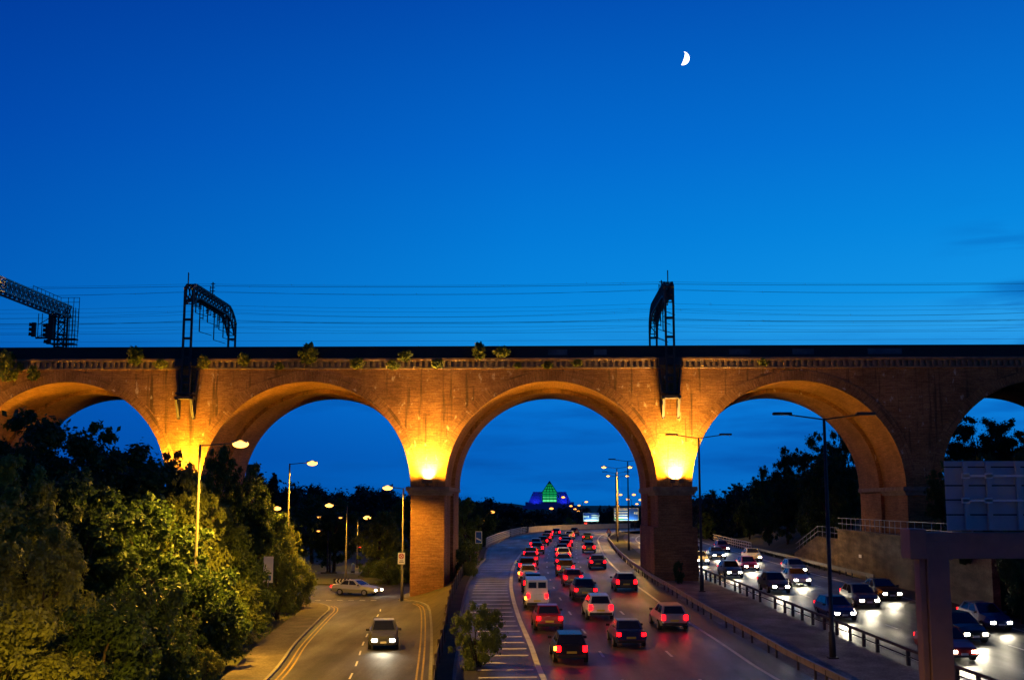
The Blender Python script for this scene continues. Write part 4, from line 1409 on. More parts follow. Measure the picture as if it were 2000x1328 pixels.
for k_ in (1, 2, 3):
    f_ = k_/4
    mb.bar((cx-hw*(1-f_), d+hw*f_-.1, z1+(z2-z1)*f_), (cx+hw*(1-f_), d+hw*f_-.1, z1+(z2-z1)*f_), .5)
mb.build('mullions', M['steel'], t)
mb = MB()
for k_ in range(6):
    f_ = k_/6
    wdt = (40-f_*9)*sc_
    mb.box((cx, d+16, zb+(z1-zb)*(f_+1/12)), (2*wdt, 30-k_*.8, (z1-zb)/6-.02))
mb.build('stepped_flank', M['tower_blue'], t)
zz = at(1073.5, 1000, d).z
mb = MB()
for k_ in range(3):
    mb.box((cx, d+16, zb-.02-(k_+.5)*(zb-zz)/3), (2*(47+k_*4)*sc_, 32+k_, (zb-zz)/3-.02))
mb.build('plinth', M['tower_blue'], t)
for s_ in (-1, 1):
    spot('blue_wash', (cx+s_*27*sc_, d-5, zb+.2), (0, .6, .7), 1700, 150, .5, (.05, .08, 1), .3, t)
spot('green_wash', (cx, d-3, zb+.3), (0, .5, .8), 300, 120, .5, (.2, 1, .4), .3, t)

# far brick tower left
p = at(487, 909, 320)
t = empty('tower_block', (p.x, 320, 5), 'distant dark square tower above the trees under the second arch', 'building')
MB().box((p.x, 322, (p.z+5)/2), (2.2, 2.2, p.z-5)).build('shaft', M['brick_pier'], t)
MB().box((p.x, 322, p.z+.2), (2.5, 2.5, .4)).build('cap', M['stone'], t)
# pale low building across the junction
t = empty('low_building', (-33, 230, 3), 'low pale building glimpsed between the roundabout trees', 'building')
q0, q1 = at(680, 1062, 230), at(712, 1085, 230)
MB().box(((q0.x+q1.x)/2, 234, (q0.z+2)/2), ((q1.x-q0.x)+4, 8, q0.z-2)).build('wall', M['concrete_light'], t)
MB().box(((q0.x+q1.x)/2, 234, q0.z+.15), ((q1.x-q0.x)+5, 9, .3)).build('roof', M['steel'], t)
MB().box(((q0.x+q1.x)/2, 229.9, q0.z-.6), (2.4, .1, .25)).build('lit_sign', M['red_signal'], t)

# ------------------------------------------------------------------ vegetation
rng = np.random.default_rng(5)
def leaf_mesh(name, m, centres, radii, n, size, flat=.55, seed=0, droop=0.0):
    r = np.random.default_rng(seed)
    centres = np.array(centres); radii = np.array(radii)
    wgt = radii**1.9; wgt = wgt/wgt.sum()
    idx = r.choice(len(centres), n, p=wgt)
    dirs = r.normal(size=(n, 3)); dirs /= np.linalg.norm(dirs, axis=1)[:, None]
    rad = radii[idx]*np.minimum(1.7, np.abs(r.normal(size=n))*.5+.25*r.random(n))
    pos = centres[idx]+dirs*rad[:, None]*np.array([1, 1, .8])
    if droop: pos[:, 2] -= droop*(r.random(n)**2)*radii[idx]
    nrm = dirs*.6+r.normal(size=(n, 3))*.6+np.array([0, 0, .45])
    nrm /= np.linalg.norm(nrm, axis=1)[:, None]
    a = np.cross(nrm, r.normal(size=(n, 3))); a /= np.linalg.norm(a, axis=1)[:, None]
    b = np.cross(nrm, a)
    s = size*(.45+1.25*r.random(n)**1.8)
    v = np.empty((n, 4, 3))
    v[:, 0] = pos-a*s[:, None]
    v[:, 1] = pos-b*(s*flat)[:, None]+nrm*(s*.12)[:, None]
    v[:, 2] = pos+a*s[:, None]
    v[:, 3] = pos+b*(s*flat)[:, None]+nrm*(s*.12)[:, None]
    me = bpy.data.meshes.new(name)
    me.vertices.add(n*4); me.loops.add(n*4); me.polygons.add(n)
    me.vertices.foreach_set('co', v.reshape(-1))
    me.loops.foreach_set('vertex_index', np.arange(n*4, dtype=np.int32))
    me.polygons.foreach_set('loop_start', np.arange(0, n*4, 4, dtype=np.int32))
    me.polygons.foreach_set('loop_total', np.full(n, 4, dtype=np.int32))
    me.update(); me.validate()
    me.materials.append(m)
    return me
def crown_clumps(r, n, rx, rz, zc, low=-.8):
    cs, rs = [], []
    ph = r.random()*6.28
    lobes = [(r.normal(size=3), .75+.4*r.random()) for _ in range(7)]          # uneven outline: a few bulges and hollows
    lobes = [(v/np.linalg.norm(v), k) for v, k in lobes]
    while len(cs) < n*2:
        u = r.normal(size=3); u /= np.linalg.norm(u)
        if u[2] < low: continue
        k = .3+.66*r.random()**.5
        wob = .82+.1*math.sin(3*math.atan2(u[1], u[0])+ph)
        for v, kk in lobes: wob += .26*(kk-.9)*max(0, float(u@v))**3*4
        cs.append((u[0]*rx*k*wob, u[1]*rx*k*wob, zc+u[2]*rz*k*min(1.06, wob+.12)))
        rs.append(rx*(.09+.15*r.random()**1.5))
    for i in range(n//2):                                                      # sprigs past the outline
        u = r.normal(size=3); u /= np.linalg.norm(u)
        if u[2] < -.4: continue
        k = 1.0+.12*r.random()
        cs.append((u[0]*rx*k*.85, u[1]*rx*k*.85, zc+u[2]*rz*min(k, 1.02))); rs.append(rx*(.05+.05*r.random()))
    return cs, rs
def tree_mesh(seed, h, rx, n_leaf, size, m, kind='broad'):
    """returns (trunk mesh, crown mesh) for a tree of height h standing at the origin"""
    r = np.random.default_rng(seed)
    tb = MB()
    bend = [(r.normal()*.15, r.normal()*.15) for _ in range(5)]
    tp = [(bend[i][0]*i*.4, bend[i][1]*i*.4, h*.19*i) for i in range(5)]
    tb.tube(tp, [h*.026, h*.022, h*.018, h*.012, h*.006], 8)
    if kind == 'broad':
        cs, rs = crown_clumps(r, 52, rx, h*.47, h*.53, -1)
        for i in range(11):
            c = cs[i*3]
            z0 = h*(.18+.4*r.random())
            s_ = np.interp(z0, [p[2] for p in tp], [p[0] for p in tp])
            tb.tube([(s_, 0, z0), (c[0]*.45, c[1]*.45, z0+(c[2]-z0)*.6), (c[0]*.9, c[1]*.9, c[2])], [h*.011, h*.007, h*.002], 6)
        droop = 0
    elif kind == 'birch':
        cs, rs = crown_clumps(r, 40, rx, h*.42, h*.58)
        rs = [x*.8 for x in rs]
        for i in range(10):
            c = cs[i*3]
            tb.tube([(0, 0, h*.3+i*h*.05), (c[0]*.5, c[1]*.5, c[2]*.9+.6), (c[0], c[1], c[2])], [h*.008, h*.005, h*.002], 6)
        droop = 1.4
    elif kind == 'poplar':
        cs, rs = [], []
        for i in range(34):
            z = h*(.1+.86*i/33)
            k = rx*(math.sin(PI*min(1, .12+.86*i/33))**.6)
            a_ = r.random()*6.28
            cs.append((math.cos(a_)*k*.4, math.sin(a_)*k*.4, z)); rs.append(k*.6+.15)
        droop = 0
    elif kind == 'conifer':
        cs, rs = [], []
        for i in range(46):
            f_ = i/45
            k = rx*(1-f_)*(.75+.5*r.random())
            a_ = r.random()*6.28
            cs.append((math.cos(a_)*k*.6, math.sin(a_)*k*.6, h*(.1+.88*f_))); rs.append(max(.25, k*.5))
        droop = .3
    elif kind == 'shrub':
        cs, rs = crown_clumps(r, 26, rx, h*.5, h*.48, -1)
        rs = [x*1.25 for x in rs]
        for i in range(8):
            c = cs[i*3]
            tb.tube([(r.normal()*.1, r.normal()*.1, 0), (c[0]*.5, c[1]*.5, c[2]*.6), c], [h*.012, h*.008, h*.003], 5)
        droop = 0
    tm = bpy.data.meshes.new('trunk')
    tm.from_pydata(tb.v, [], tb.f); tm.validate()
    for p_ in tm.polygons: p_.use_smooth = True
    tm.materials.append(M['bark'])
    return tm, leaf_mesh('crown', m, cs, rs, n_leaf, size, seed=seed+100, droop=droop), h
PROTO = {}
for nm, args in dict(
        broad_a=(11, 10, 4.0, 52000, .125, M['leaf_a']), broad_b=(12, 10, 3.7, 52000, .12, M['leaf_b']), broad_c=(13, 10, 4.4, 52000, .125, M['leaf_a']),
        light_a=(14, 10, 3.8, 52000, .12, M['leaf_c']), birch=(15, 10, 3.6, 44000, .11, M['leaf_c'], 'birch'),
        shrub_a=(16, 4, 2.4, 26000, .08, M['leaf_b'], 'shrub'), shrub_b=(17, 4, 2.5, 26000, .08, M['leaf_c'], 'shrub'), shrub_d=(20, 4, 2.4, 26000, .08, M['leaf_a'], 'shrub'),
        shrub_c=(23, 4, 2.2, 5000, .22, M['leaf_c'], 'shrub'), poplar=(18, 10, 1.5, 9000, .2, M['leaf_far'], 'poplar'), conifer=(19, 10, 2.6, 9000, .2, M['leaf_far'], 'conifer'),
        far_a=(21, 10, 4.6, 9000, .3, M['leaf_far']), far_b=(22, 10, 5.2, 9000, .3, M['leaf_far'])).items():
    PROTO[nm] = tree_mesh(*args)
def plant(kind, x, y, z, h, wscale, label, name='tree', cat='tree', group=None, rz=None):
    tm, cm_, h0 = PROTO[kind]
    t = empty(name, (x, y, z), label, cat, group, rz=random.random()*6.28 if rz is None else rz)
    s = h/h0
    t.scale = (s*wscale, s*wscale, s)
    for nm, me in (('trunk', tm), ('crown', cm_)):
        o = bpy.data.objects.new(nm, me)
        C.objects.link(o)
        o.parent = t
    return t
def tp(kind, px_, d, top, wscale, label, z=1.4, **kw):
    p = at(px_, top, d)
    return plant(kind, p.x, d, z, p.z-z, wscale, label, **kw)
GL = 'trees massed along the slip road'
LEFT = [
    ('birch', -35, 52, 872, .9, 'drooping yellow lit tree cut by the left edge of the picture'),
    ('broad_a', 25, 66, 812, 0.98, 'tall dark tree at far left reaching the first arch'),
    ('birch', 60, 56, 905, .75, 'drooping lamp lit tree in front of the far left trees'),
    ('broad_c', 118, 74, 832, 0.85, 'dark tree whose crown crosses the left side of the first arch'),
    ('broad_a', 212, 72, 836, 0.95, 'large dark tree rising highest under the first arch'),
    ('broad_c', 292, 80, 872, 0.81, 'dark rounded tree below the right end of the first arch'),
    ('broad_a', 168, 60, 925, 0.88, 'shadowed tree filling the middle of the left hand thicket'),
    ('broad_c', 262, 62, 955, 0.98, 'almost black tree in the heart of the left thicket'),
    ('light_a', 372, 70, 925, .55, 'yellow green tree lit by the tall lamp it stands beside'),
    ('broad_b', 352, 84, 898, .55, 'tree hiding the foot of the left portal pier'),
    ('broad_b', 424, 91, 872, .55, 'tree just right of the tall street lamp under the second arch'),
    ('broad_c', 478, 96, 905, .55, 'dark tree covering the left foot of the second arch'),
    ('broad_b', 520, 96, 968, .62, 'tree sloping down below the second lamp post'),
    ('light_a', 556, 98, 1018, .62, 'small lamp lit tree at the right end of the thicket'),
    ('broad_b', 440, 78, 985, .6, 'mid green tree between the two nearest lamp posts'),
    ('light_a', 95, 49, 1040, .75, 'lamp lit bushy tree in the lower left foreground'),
]
for kd, px_, d, top, ws, lab in LEFT:
    tp(kd, px_, d, top, ws, lab, group=GL)
SHR = [
    ('shrub_b', -10, 44, 1150, .9, 'bright lamp lit shrub in the bottom left corner'),
    ('shrub_b', 110, 43.5, 1265, 1.0, 'low lit shrub along the bottom edge near the left corner'),
    ('shrub_d', 210, 46, 1160, .8, 'dark shrub at the bottom of the thicket, left of the lower signs'),
    ('shrub_d', 285, 52, 1120, .8, 'dark shrub under the almost black tree'),
    ('shrub_a', 330, 56, 1175, .8, 'green shrub left of the small blue sign'),
    ('shrub_b', 405, 57.5, 1260, .75, 'light green shrub beside the footway at the bottom edge'),
    ('shrub_a', 425, 64, 1150, .8, 'hedge shrub just above the small blue sign'),
    ('shrub_b', 462, 71, 1120, .7, 'hedge shrub along the footway right of the small blue sign'),
    ('shrub_a', 480, 79, 1085, .7, 'hedge shrub left of the white information board'),
    ('shrub_b', 512, 85, 1135, .6, 'low hedge shrub in front of the white information board'),
    ('shrub_a', 545, 91, 1070, .7, 'hedge shrub right of the white information board'),
    ('shrub_b', 574, 97, 1080, .7, 'last hedge shrub where the slip road bends away'),
    ('shrub_d', 380, 62, 1095, .9, 'dark shrub round the foot of the tall street lamp'),
    ('shrub_d', 60, 45, 1210, .9, 'shadowy shrub between the lit shrubs at bottom left'),
]
for kd, px_, d, top, ws, lab in SHR:
    tp(kd, px_, d, top, ws, lab, name='shrub', cat='shrub', group='shrubs edging the slip road footway')
# beyond the left arches
MIDT = [
    ('broad_a', 612, 168, 968, 1.25, 'dark tree behind the second lamp post under the second arch'),
    ('broad_a', 655, 150, 975, .95, 'dark tree with visible trunk on the roundabout'),
    ('light_a', 742, 136, 1004, 1.05, 'round lamp lit tree between roundabout lamp and brick pier'),
    ('broad_b', 785, 146, 975, 1.1, 'bushy tree close behind the slip road pier'),
    ('broad_b', 722, 190, 1062, 1.3, 'low tree beneath the lamp beyond the roundabout'),
    ('broad_a', 560, 150, 1000, 1.0, 'dark tree filling the left of the second arch'),
    ('broad_b', 905, 150, 972, .8, 'orange tinged tree just right of the slip road pier'),
    ('broad_b', 872, 132, 1010, .6, 'tree mostly hidden behind the slip road pier'),
    ('broad_a', 945, 215, 985, 1.0, 'dark tree behind the blue countdown marker'),
    ('broad_c', 690, 200, 1000, 1.2, 'dark tree far back between the two roundabout lamp posts'),
]
for kd, px_, d, top, ws, lab in MIDT:
    tp(kd, px_, d, top, ws, lab, group='trees beyond the left arches')
for kd, px_, d, top, ws, lab in [
        ('shrub_b', 760, 127, 1085, 1.1, 'big rounded bush left of the white sign on the lamp post'),
        ('shrub_a', 722, 132, 1100, 1.0, 'rounded bush at the right end of the roundabout'),
        ('shrub_d', 795, 131, 1070, 1.1, 'dark bush right behind the slip road pier lamp post')]:
    tp(kd, px_, d, top, ws, lab, name='shrub', cat='shrub', group='bushes beside the roundabout')
for kd, px_, d, top, ws, lab in [
        ('shrub_a', 905, 128, 1050, 1.0, 'shrub below the countdown marker beside the timber fence'),
        ('shrub_b', 918, 112, 1092, .7, 'yellowish shrub on the verge behind the timber fence'),
        ('shrub_d', 893, 118, 1070, .9, 'dark shrub against the side of the slip road pier')]:
    tp(kd, px_, d, top, ws, lab, z=2.6, name='shrub', cat='shrub', group='shrubs on the motorway bank')
p = at(932, 1178, 59)
plant('shrub_a', p.x, 59, 1.9, p.z-1.9, .72, 'young windblown tree at the motorway edge in the bottom centre', name='sapling', cat='sapling')
FAR = [
    ('poplar', 510, 330, 921, 1.0, 'left one of two slim poplars on the skyline'), ('poplar', 535, 330, 921, .9, 'right one of two slim poplars on the skyline'),
    ('conifer', 958, 330, 972, 1.5, 'pointed conifer on the skyline right of the slip road pier'),
    ('far_a', 918, 300, 976, .9, 'rounded dark tree on the skyline beside the pier'),
    ('far_b', 1000, 400, 986, 1.3, 'broad dark tree left of the green tower'),
    ('far_a', 1040, 340, 1000, 1.5, 'dark bush in front of the green tower, left half'),
    ('far_b', 1080, 320, 1004, 1.4, 'dark bush in front of the green tower, right half'),
    ('broad_b', 1112, 300, 1010, 1.0, 'lamp lit bushy tree at the outside of the far bend'),
    ('conifer', 1172, 480, 986, 1.6, 'left pointed tree between the two blue signs'), ('conifer', 1190, 480, 986, 1.5, 'right pointed tree between the two blue signs'),
    ('far_a', 1140, 460, 992, 1.6, 'dark tree behind the small blue sign'), ('far_b', 1225, 430, 994, 1.6, 'dark tree behind the large blue sign'),
    ('far_a', 985, 250, 1010, 1.0, 'dark tree above the white railing of the bend'), ('far_b', 1030, 270, 1012, 1.3, 'dark tree above the pale parapet of the bend'),
]
for kd, px_, d, top, ws, lab in FAR:
    q = at(px_, top, d)
    tp(kd, px_, d, top, ws, lab, z=min(ground_h(q.x, d), q.z-4), group='trees on the far skyline')
# far-off woods that read as one mass each
def wood(name, label, x0, x1, d0, d1, xs_, ys_, n, nl, sd, size=.55, rr=(1.8, 4.2), deep=60):
    cs, rs = [], []
    r_ = np.random.default_rng(sd)
    for i in range(n):
        px_ = r_.uniform(x0, x1); d = r_.uniform(d0, d1)
        crest = np.interp(px_, xs_, ys_)+6*math.sin(px_*.05)+5*math.sin(px_*.13)
        p = at(px_, crest+deep*r_.random()**1.3, d)
        cs.append((p.x, p.y, p.z-rr[0]*.8)); rs.append(r_.uniform(*rr)*(.5 if p.z < 6 else 1))
    wo = bpy.data.objects.new(name, leaf_mesh(name, M['leaf_far'], cs, rs, nl, size, seed=sd))
    C.objects.link(wo)
    tag(wo, label, 'wood', kind='stuff')
wood('far_wood', 'far wooded hillside behind the second arch reading as one dark mass', 380, 900, 330, 470, [380, 500, 560, 620, 700, 760, 800, 900], [930, 940, 950, 958, 958, 962, 962, 975], 420, 60000, 9)
wood('far_wood', 'far belt of dark trees along the skyline round the green tower', 870, 1290, 400, 520, [870, 960, 1020, 1100, 1150, 1290], [978, 985, 994, 1002, 998, 996], 380, 50000, 10, rr=(1.5, 3.2), deep=32)
wood('far_wood', 'dark wood filling the bank behind the white railing under the fourth arch', 1350, 1700, 215, 300, [1350, 1400, 1450, 1520, 1600, 1700], [975, 962, 955, 940, 920, 910], 420, 70000, 12, size=.36, rr=(1.6, 3.2), deep=95)
RIGHT = [
    ('broad_b', 1392, 236, 957, .8, 'small lamp lit tree at the left end of the right hand wood'),
    ('broad_a', 1440, 226, 945, .8, 'rounded dark tree low in the fourth arch'),
    ('broad_a', 1492, 200, 912, .62, 'dark tree stepping up in the middle of the fourth arch'),
    ('broad_c', 1545, 176, 872, .6, 'tall dark tree under the crown of the fourth arch'),
    ('broad_a', 1600, 160, 848, .62, 'tallest dark tree behind the near lamp column in the fourth arch'),
    ('broad_c', 1655, 150, 838, .6, 'dark tree against the right side of the fourth arch'),
    ('broad_a', 1580, 150, 960, .62, 'dark tree above the end of the retaining wall'),
    ('broad_c', 1500, 172, 985, .6, 'low dark tree behind the white railing'),
    ('broad_a', 1640, 140, 940, .5, 'dark tree behind the ramp handrail'),
    ('broad_c', 1462, 196, 975, .9, 'low spreading tree above the middle of the white railing'),
    ('broad_a', 1535, 164, 930, .85, 'wide dark tree behind the near lamp column, lower half'),
    ('broad_c', 1615, 146, 885, .8, 'wide dark tree between lamp column and right hand arch reveal'),
    ('broad_b', 1378, 215, 1000, .9, 'yellowish low tree showing between the median pier and its lamp column'),
    ('broad_c', 1905, 134, 812, .85, 'dark tree seen through the arch at the right edge'),
    ('broad_a', 1985, 130, 822, .9, 'dark tree at the extreme right edge under the last arch'),
    ('broad_c', 1850, 132, 850, .8, 'dark tree just right of the unlit right hand pier'),
]
for kd, px_, d, top, ws, lab in RIGHT:
    q = at(px_, top, d)
    tp(kd, px_, d, top, ws, lab, z=bank_z(q.x-wall_x(d), d)-.2, group='trees on the right hand bank')
for kd, px_, d, top, ws, lab in [
        ('broad_a', 1835, 97, 905, .6, 'black foliage in front of the unlit pier, left of the sign'),
        ('broad_c', 1920, 92, 885, .62, 'dark tree on the bank directly behind the grey sign'),
        ('broad_a', 2010, 88, 880, .7, 'dark tree behind the right end of the grey sign'),
        ('broad_c', 1985, 76, 1010, .5, 'dark bush on the bank below the gantry beam')]:
    q = at(px_, top, d)
    tp(kd, px_, d, top, ws, lab, z=bank_z(q.x-wall_x(d), d)-.2, group='trees on the right hand bank')
for kd, px_, d, top, ws, lab in [
        ('shrub_d', 1325, 103.5, 1092, .45, 'dark shrub growing at the foot of the median pier'),
        ('shrub_a', 1262, 150, 1062, .5, 'weeds at the median edge beyond the pier'),
        ('shrub_d', 1885, 84, 1105, .8, 'brown dark shrub beside the gantry column'),
        ('shrub_d', 1960, 80, 1110, .9, 'dark shrub above the low barrier at right')]:
    q = at(px_, top, d)
    zz_ = zm(d) if px_ < 1400 else bank_z(q.x-wall_x(d), d)-.1
    tp(kd, px_, d, top, ws, lab, z=zz_, name='shrub', cat='shrub')
# buddleia growing on the cornice
BUD = [(18, 700, 2.4, 'large yellow lit bush sprouting from the cornice at the far left'), (70, 722, 1.2, 'ragged weeds hanging from the cornice over the first arch'),
       (268, 686, 1.5, 'bush on the cornice left of the broadside portal'), (318, 706, .8, 'weed tuft on the cornice touching the left of the portal bracket'),
       (400, 700, 1.1, 'leafy tuft on the cornice right of the portal bracket'), (478, 696, 1.1, 'leafy tuft on the cornice right of the portal rear leg'),
       (548, 712, .6, 'small weed on the cornice above the second arch, left part'), (606, 680, 1.7, 'tall bush on the cornice above the crown of the second arch'),
       (700, 705, .9, 'straggly weeds on the cornice right of the second arch crown'), (768, 708, .8, 'weed on the dentils just left of the lit pier'),
       (793, 690, .9, 'small bush poking up on the cornice over the lit pier'), (856, 706, .8, 'weed on the dentils just right of the lit pier'),
       (936, 677, 1.4, 'brightest bush standing on the cornice left of the third arch crown'), (982, 682, .9, 'small bush on the cornice above the third arch crown'),
       (1012, 712, .5, 'tiny weed on the dentils above the third arch crown'), (1070, 710, .6, 'tiny weed on the dentils right of the third arch crown'),
       (1128, 706, .6, 'small weed on the cornice right of the third arch'), (1488, 704, .6, 'small weed on the cornice left of the fourth arch crown')]
for px_, top, h, lab in BUD:
    p = at(px_, top, D0-.3)
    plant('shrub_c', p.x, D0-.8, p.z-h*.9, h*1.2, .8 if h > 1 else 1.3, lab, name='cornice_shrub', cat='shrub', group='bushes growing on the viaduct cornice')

# ------------------------------------------------------------------ vehicles
def car_proto(kind):
    t = empty('car' if kind != 'van' else 'van', (0, 0, 0))
    H, L_ = (1.46, 2.12) if kind == 'hatch' else ((1.45, 2.3) if kind == 'saloon' else (2.1, 2.5))
    stn = [(-L_, .42, .92, .74, .66), (-L_+.07, .32, .98, .86, .76), (-1.35, .24, 1.0, .89, .80), (0, .24, .96, .90, .80), (.9, .24, .94, .90, .78), (1.6, .25, .86, .88, .72), (L_-.12, .3, .72, .82, .64), (L_, .4, .62, .70, .56)]
    if kind == 'van': stn = [(y, zb_, zt_+.12, wm, wb) for y, zb_, zt_, wm, wb in stn]
    mb = MB()
    rings = []
    for y, zb_, zt_, wm, wb in stn:
        zm_ = zb_+(zt_-zb_)*.5
        rings.append([(-wm*.9, y, zb_), (-wm, y, zm_), (-wb, y, zt_), (-wb*.5, y, zt_+.025), (wb*.5, y, zt_+.025), (wb, y, zt_), (wm, y, zm_), (wm*.9, y, zb_)])
    for A, B in zip(rings[:-1], rings[1:]):
        for i in range(8):
            j = (i+1) % 8
            mb.face([A[i], A[j], B[j], B[i]])
    mb.face(rings[0][::-1]); mb.face(rings[-1])
    # greenhouse
    if kind == 'hatch': gb, gr = (-2.02, .95), (-1.5, .02)
    elif kind == 'saloon': gb, gr = (-1.65, .95), (-.95, .05)
    else: gb, gr = (-2.44, 1.35), (-2.38, .75)
    zb_ = .95 if kind != 'van' else 1.06
    wb, wr = .78, (.60 if kind != 'van' else .74)
    P = [(-wb, gb[0], zb_), (wb, gb[0], zb_), (wb, gb[1], zb_-.03), (-wb, gb[1], zb_-.03)]
    Q = [(-wr, gr[0], H-.02), (wr, gr[0], H-.02), (wr, gr[1], H), (-wr, gr[1], H)]
    for i in range(4): mb.face([P[i], P[(i+1) % 4], Q[(i+1) % 4], Q[i]])
    mb.face(Q)
    body = mb.build('body', M['trim'], t, smooth=False, bevel=.05)
    me = body.data
    for p_ in me.polygons: p_.use_smooth = True
    def pane(name, i, a0, a1, b0, b1, off):
        p0, p1, q0, q1 = Vector(P[i]), Vector(P[(i+1) % 4]), Vector(Q[i]), Vector(Q[(i+1) % 4])
        f_ = lambda u, v: p0.lerp(p1, u).lerp(q0.lerp(q1, u), v)
        n_ = (p1-p0).cross(q0-p0).normalized()*off
        MB().face([f_(a0, b0)+n_, f_(a1, b0)+n_, f_(a1, b1)+n_, f_(a0, b1)+n_]).build(name, M['glass'], t)
    if kind != 'van':
        pane('rear_window', 0, .08, .92, .12, .9, .012)
        pane('side_window', 1, .1, .46, .12, .88, .012); pane('side_window', 1, .5, .84, .12, .88, .012)
        pane('side_window', 3, .16, .5, .12, .88, .012); pane('side_window', 3, .54, .9, .12, .88, .012)
    else:
        pane('rear_window', 0, .08, .46, .45, .85, .012); pane('rear_window', 0, .54, .92, .45, .85, .012)
        pane('side_window', 1, .76, .93, .3, .85, .012); pane('side_window', 3, .07, .24, .3, .85, .012)
    pane('windscreen', 2, .07, .93, .12, .92, .012)
    for s_ in (-1, 1):
        zt_ = .80 if kind != 'van' else .95
        MB().box((s_*.68, -L_-.0, zt_), (.22, .12, .30 if kind != 'saloon' else .2)).build('tail_light', M['tail'], t, bevel=.02)
        MB().box((s_*.52, L_+.012, .545), (.30, .03, .14)).build('headlight', M['head'], t, bevel=.02)
        MB().box((s_*.95, .72, 1.0), (.2, .1, .13)).build('mirror', M['trim'], t, bevel=.02)
        for y in (-1.28, 1.32):
            wmb = MB().tube([(s_*.70, y, .31), (s_*.90, y, .31)], .31, 18)
            wh = wmb.build('wheel', M['tyre'], t)
            MB().tube([(s_*.89, y, .31), (s_*.915, y, .31)], .2, 12).build('rim', M['rim'], wh)
    MB().box((0, -L_-.02, .62), (.52, .02, .11)).build('number_plate', M['plate_y'], t)
    MB().box((0, L_+.015, .43), (.36, .02, .11)).build('number_plate', M['plate_w'], t)
    MB().box((0, -L_+.02, .42), (1.5, .14, .16)).build('bumper', M['trim'], t, bevel=.03)
    MB().box((0, L_-.04, .34), (1.3, .12, .14)).build('bumper', M['trim'], t, bevel=.03)
    return t
PAINT = {}
for nm, c, mt in (('black', (.012, .012, .014), 0), ('silver', (.36, .37, .39), .5), ('dark blue', (.012, .03, .11), .2), ('red', (.26, .012, .012), 0), ('white', (.6, .6, .58), 0), ('grey', (.10, .105, .11), .4), ('dark green', (.012, .05, .03), .2)):
    PAINT[nm] = mat('paint_'+nm.replace(' ', '_'), c, .28, metal=mt, spec=.5)
PR = {k_: car_proto(k_) for k_ in ('hatch', 'saloon', 'van')}
used = set()
WORD = {'hatch': 'hatchback', 'saloon': 'saloon', 'van': 'van'}
def put_car(kind, x, y, z, rz, paint, label, group, slope=0, amber=None, head_power=0):
    if kind not in used:
        used.add(kind); t = PR[kind]
    else:
        t = copy_tree(PR[kind])
        for ch in list(t.children):
            if ch.type == 'LIGHT' or ch.name.startswith('indicator'): bpy.data.objects.remove(ch)
    t.location = (x, y, z)
    t.rotation_euler = (slope, 0, rz)
    t.scale = (random.uniform(.95, 1.03), random.uniform(.9, 1.05), random.uniform(.95, 1.07))
    tag(t, label, 'car' if kind != 'van' else 'van', group)
    for ch in t.children:
        if ch.name.startswith('body'):
            ch.material_slots[0].link = 'OBJECT'
            ch.material_slots[0].material = PAINT[paint]
    if amber is not None:
        s_ = amber
        L_ = {'hatch': 2.12, 'saloon': 2.3, 'van': 2.5}[kind]
        m_ = MB().box((s_*.86, -L_-.0, .82), (.12, .13, .2))
        m_.build('indicator', M['amber'], None).parent = t
    if head_power:
        l = bpy.data.lights.new('headlight_beam', 'SPOT')
        l.energy, l.color, l.spot_size, l.spot_blend, l.shadow_soft_size = head_power, (1, .88, .62), R(75), .8, .3
        o = bpy.data.objects.new('headlight_beam', l)
        C.objects.link(o)
        o.parent = t
        o.location = (0, 2.45, .66)
        o.rotation_euler = Vector((0, 1, -.16)).to_track_quat('-Z', 'Y').to_euler()
    return t
def on_line(line, y, o):
    """position and heading on a carriageway line"""
    i = min(range(len(line)), key=lambda k_: abs(line[k_].y-y))
    o_ = offs(line, o)
    i = max(1, min(len(line)-2, i))
    dv = (line[i+1]-line[i-1]).normalized()
    pt = o_[i] + dv*((y-line[i].y)*1.0)
    return pt, math.atan2(-dv.x, dv.y)
ORD = ['nearest', 'second nearest', 'third nearest', 'fourth nearest', 'fifth nearest', 'sixth nearest', 'seventh nearest', 'eighth nearest', 'ninth nearest', 'tenth nearest', 'eleventh nearest', 'twelfth nearest', 'thirteenth nearest', 'farthest']
kinds = ['hatch', 'saloon', 'hatch', 'hatch', 'saloon']
cols = ['black', 'silver', 'dark blue', 'grey', 'red', 'black', 'white', 'dark green', 'grey', 'dark blue']
n = 0
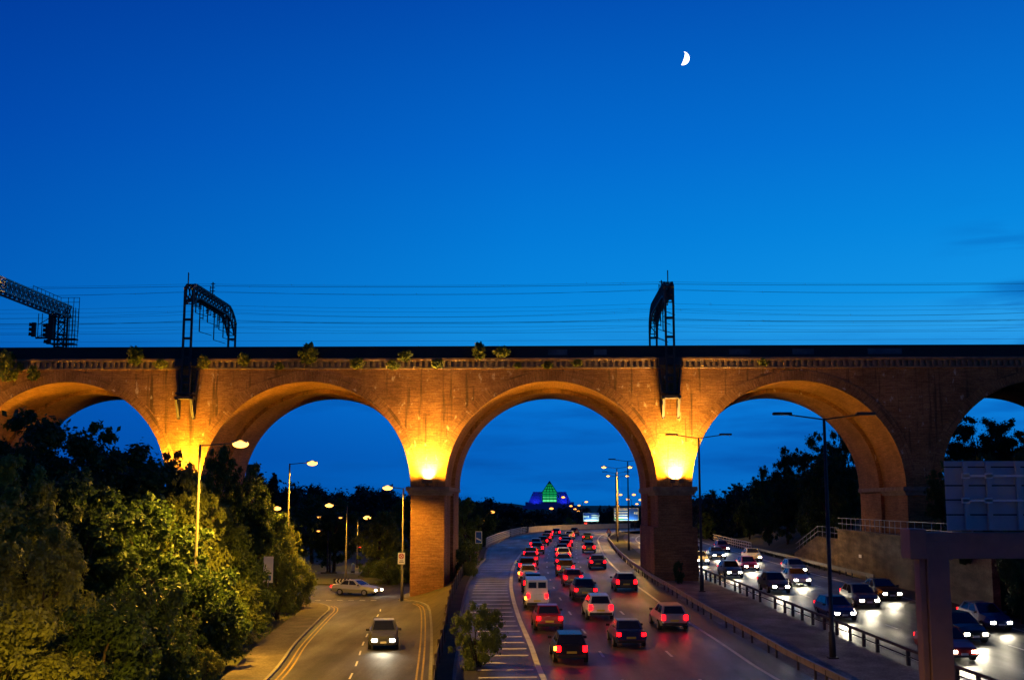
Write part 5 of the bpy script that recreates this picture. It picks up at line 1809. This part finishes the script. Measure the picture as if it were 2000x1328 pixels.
for lane, off_, yl in (('left hand', -HW*2/3, [62, 74, 85.5, 96, 107, 118.5, 130, 142, 155, 169, 184, 200, 217, 235]),
                       ('middle', 0, [67, 79, 90.5, 102, 114, 126, 138, 151, 165, 180, 197, 216, 238]),
                       ('right hand', HW*2/3, [74, 97, 124, 158, 204])):
    for i, y in enumerate(yl):
        kd = 'van' if (lane == 'left hand' and i == 2) else kinds[n % 5]
        pc = 'white' if kd == 'van' else cols[(n*3+i) % 10]
        p, hd = on_line(CL, y, off_+random.uniform(-.35, .35))
        put_car(kd, p.x, p.y, zm(p.y)+.01, hd, pc, f'{pc} {WORD[kd]} with red tail lights, {ORD[i]} in the {lane} outbound lane',
                'outbound traffic showing red tail lights', math.atan2(zm(p.y+2)-zm(p.y-2), 4), amber=(-1 if lane == 'left hand' else 1) if n in (0, 2, 4, 13) else None)
        n += 1
for lane, off_, yl in (('lane beside the median', -HW*2/3, [63, 79, 96, 112, 131, 152, 175, 204]),
                       ('middle oncoming lane', 0, [69, 86, 103, 121, 142, 166]),
                       ('lane below the retaining wall', HW*2/3, [74, 91, 116, 137, 160])):
    for i, y in enumerate(yl):
        kd = kinds[(n+2) % 5]
        pc = cols[(n*7+i) % 10]
        p, hd = on_line(CR, y, off_+random.uniform(-.3, .3))
        put_car(kd, p.x, p.y, zm(p.y)+.01, hd+PI, pc, f'{pc} {WORD[kd]} with white headlights, {ORD[i]} in the {lane}', 'oncoming traffic with white headlights',
                -math.atan2(zm(p.y+2)-zm(p.y-2), 4), head_power=480)
        n += 1
put_car('hatch', -9.35, 72, ZS+.01, PI+R(7), 'grey', 'grey hatchback with headlights on driving down the slip road', 'traffic on the slip road', head_power=350)
put_car('saloon', -17.2, 112.6, ZS+.01, R(-115), 'silver', 'silver saloon with headlights on turning past the brick pier', 'traffic on the slip road', head_power=480)
put_car('hatch', -26, 122.2, ZS+.01, R(-90), 'dark blue', 'dark blue hatchback crossing at the roundabout', 'traffic on the slip road', head_power=480)

# ------------------------------------------------------------------ output
SC.view_settings.view_transform = 'Standard'
SC.view_settings.look = 'None'
SC.view_settings.exposure = 0
SC.view_settings.gamma = 1
SC.cycles.use_denoising = True
SC.cycles.sample_clamp_indirect = 6
SC.cycles.max_bounces = 6
SC.cycles.transparent_max_bounces = 4
SC.cycles.use_light_tree = True
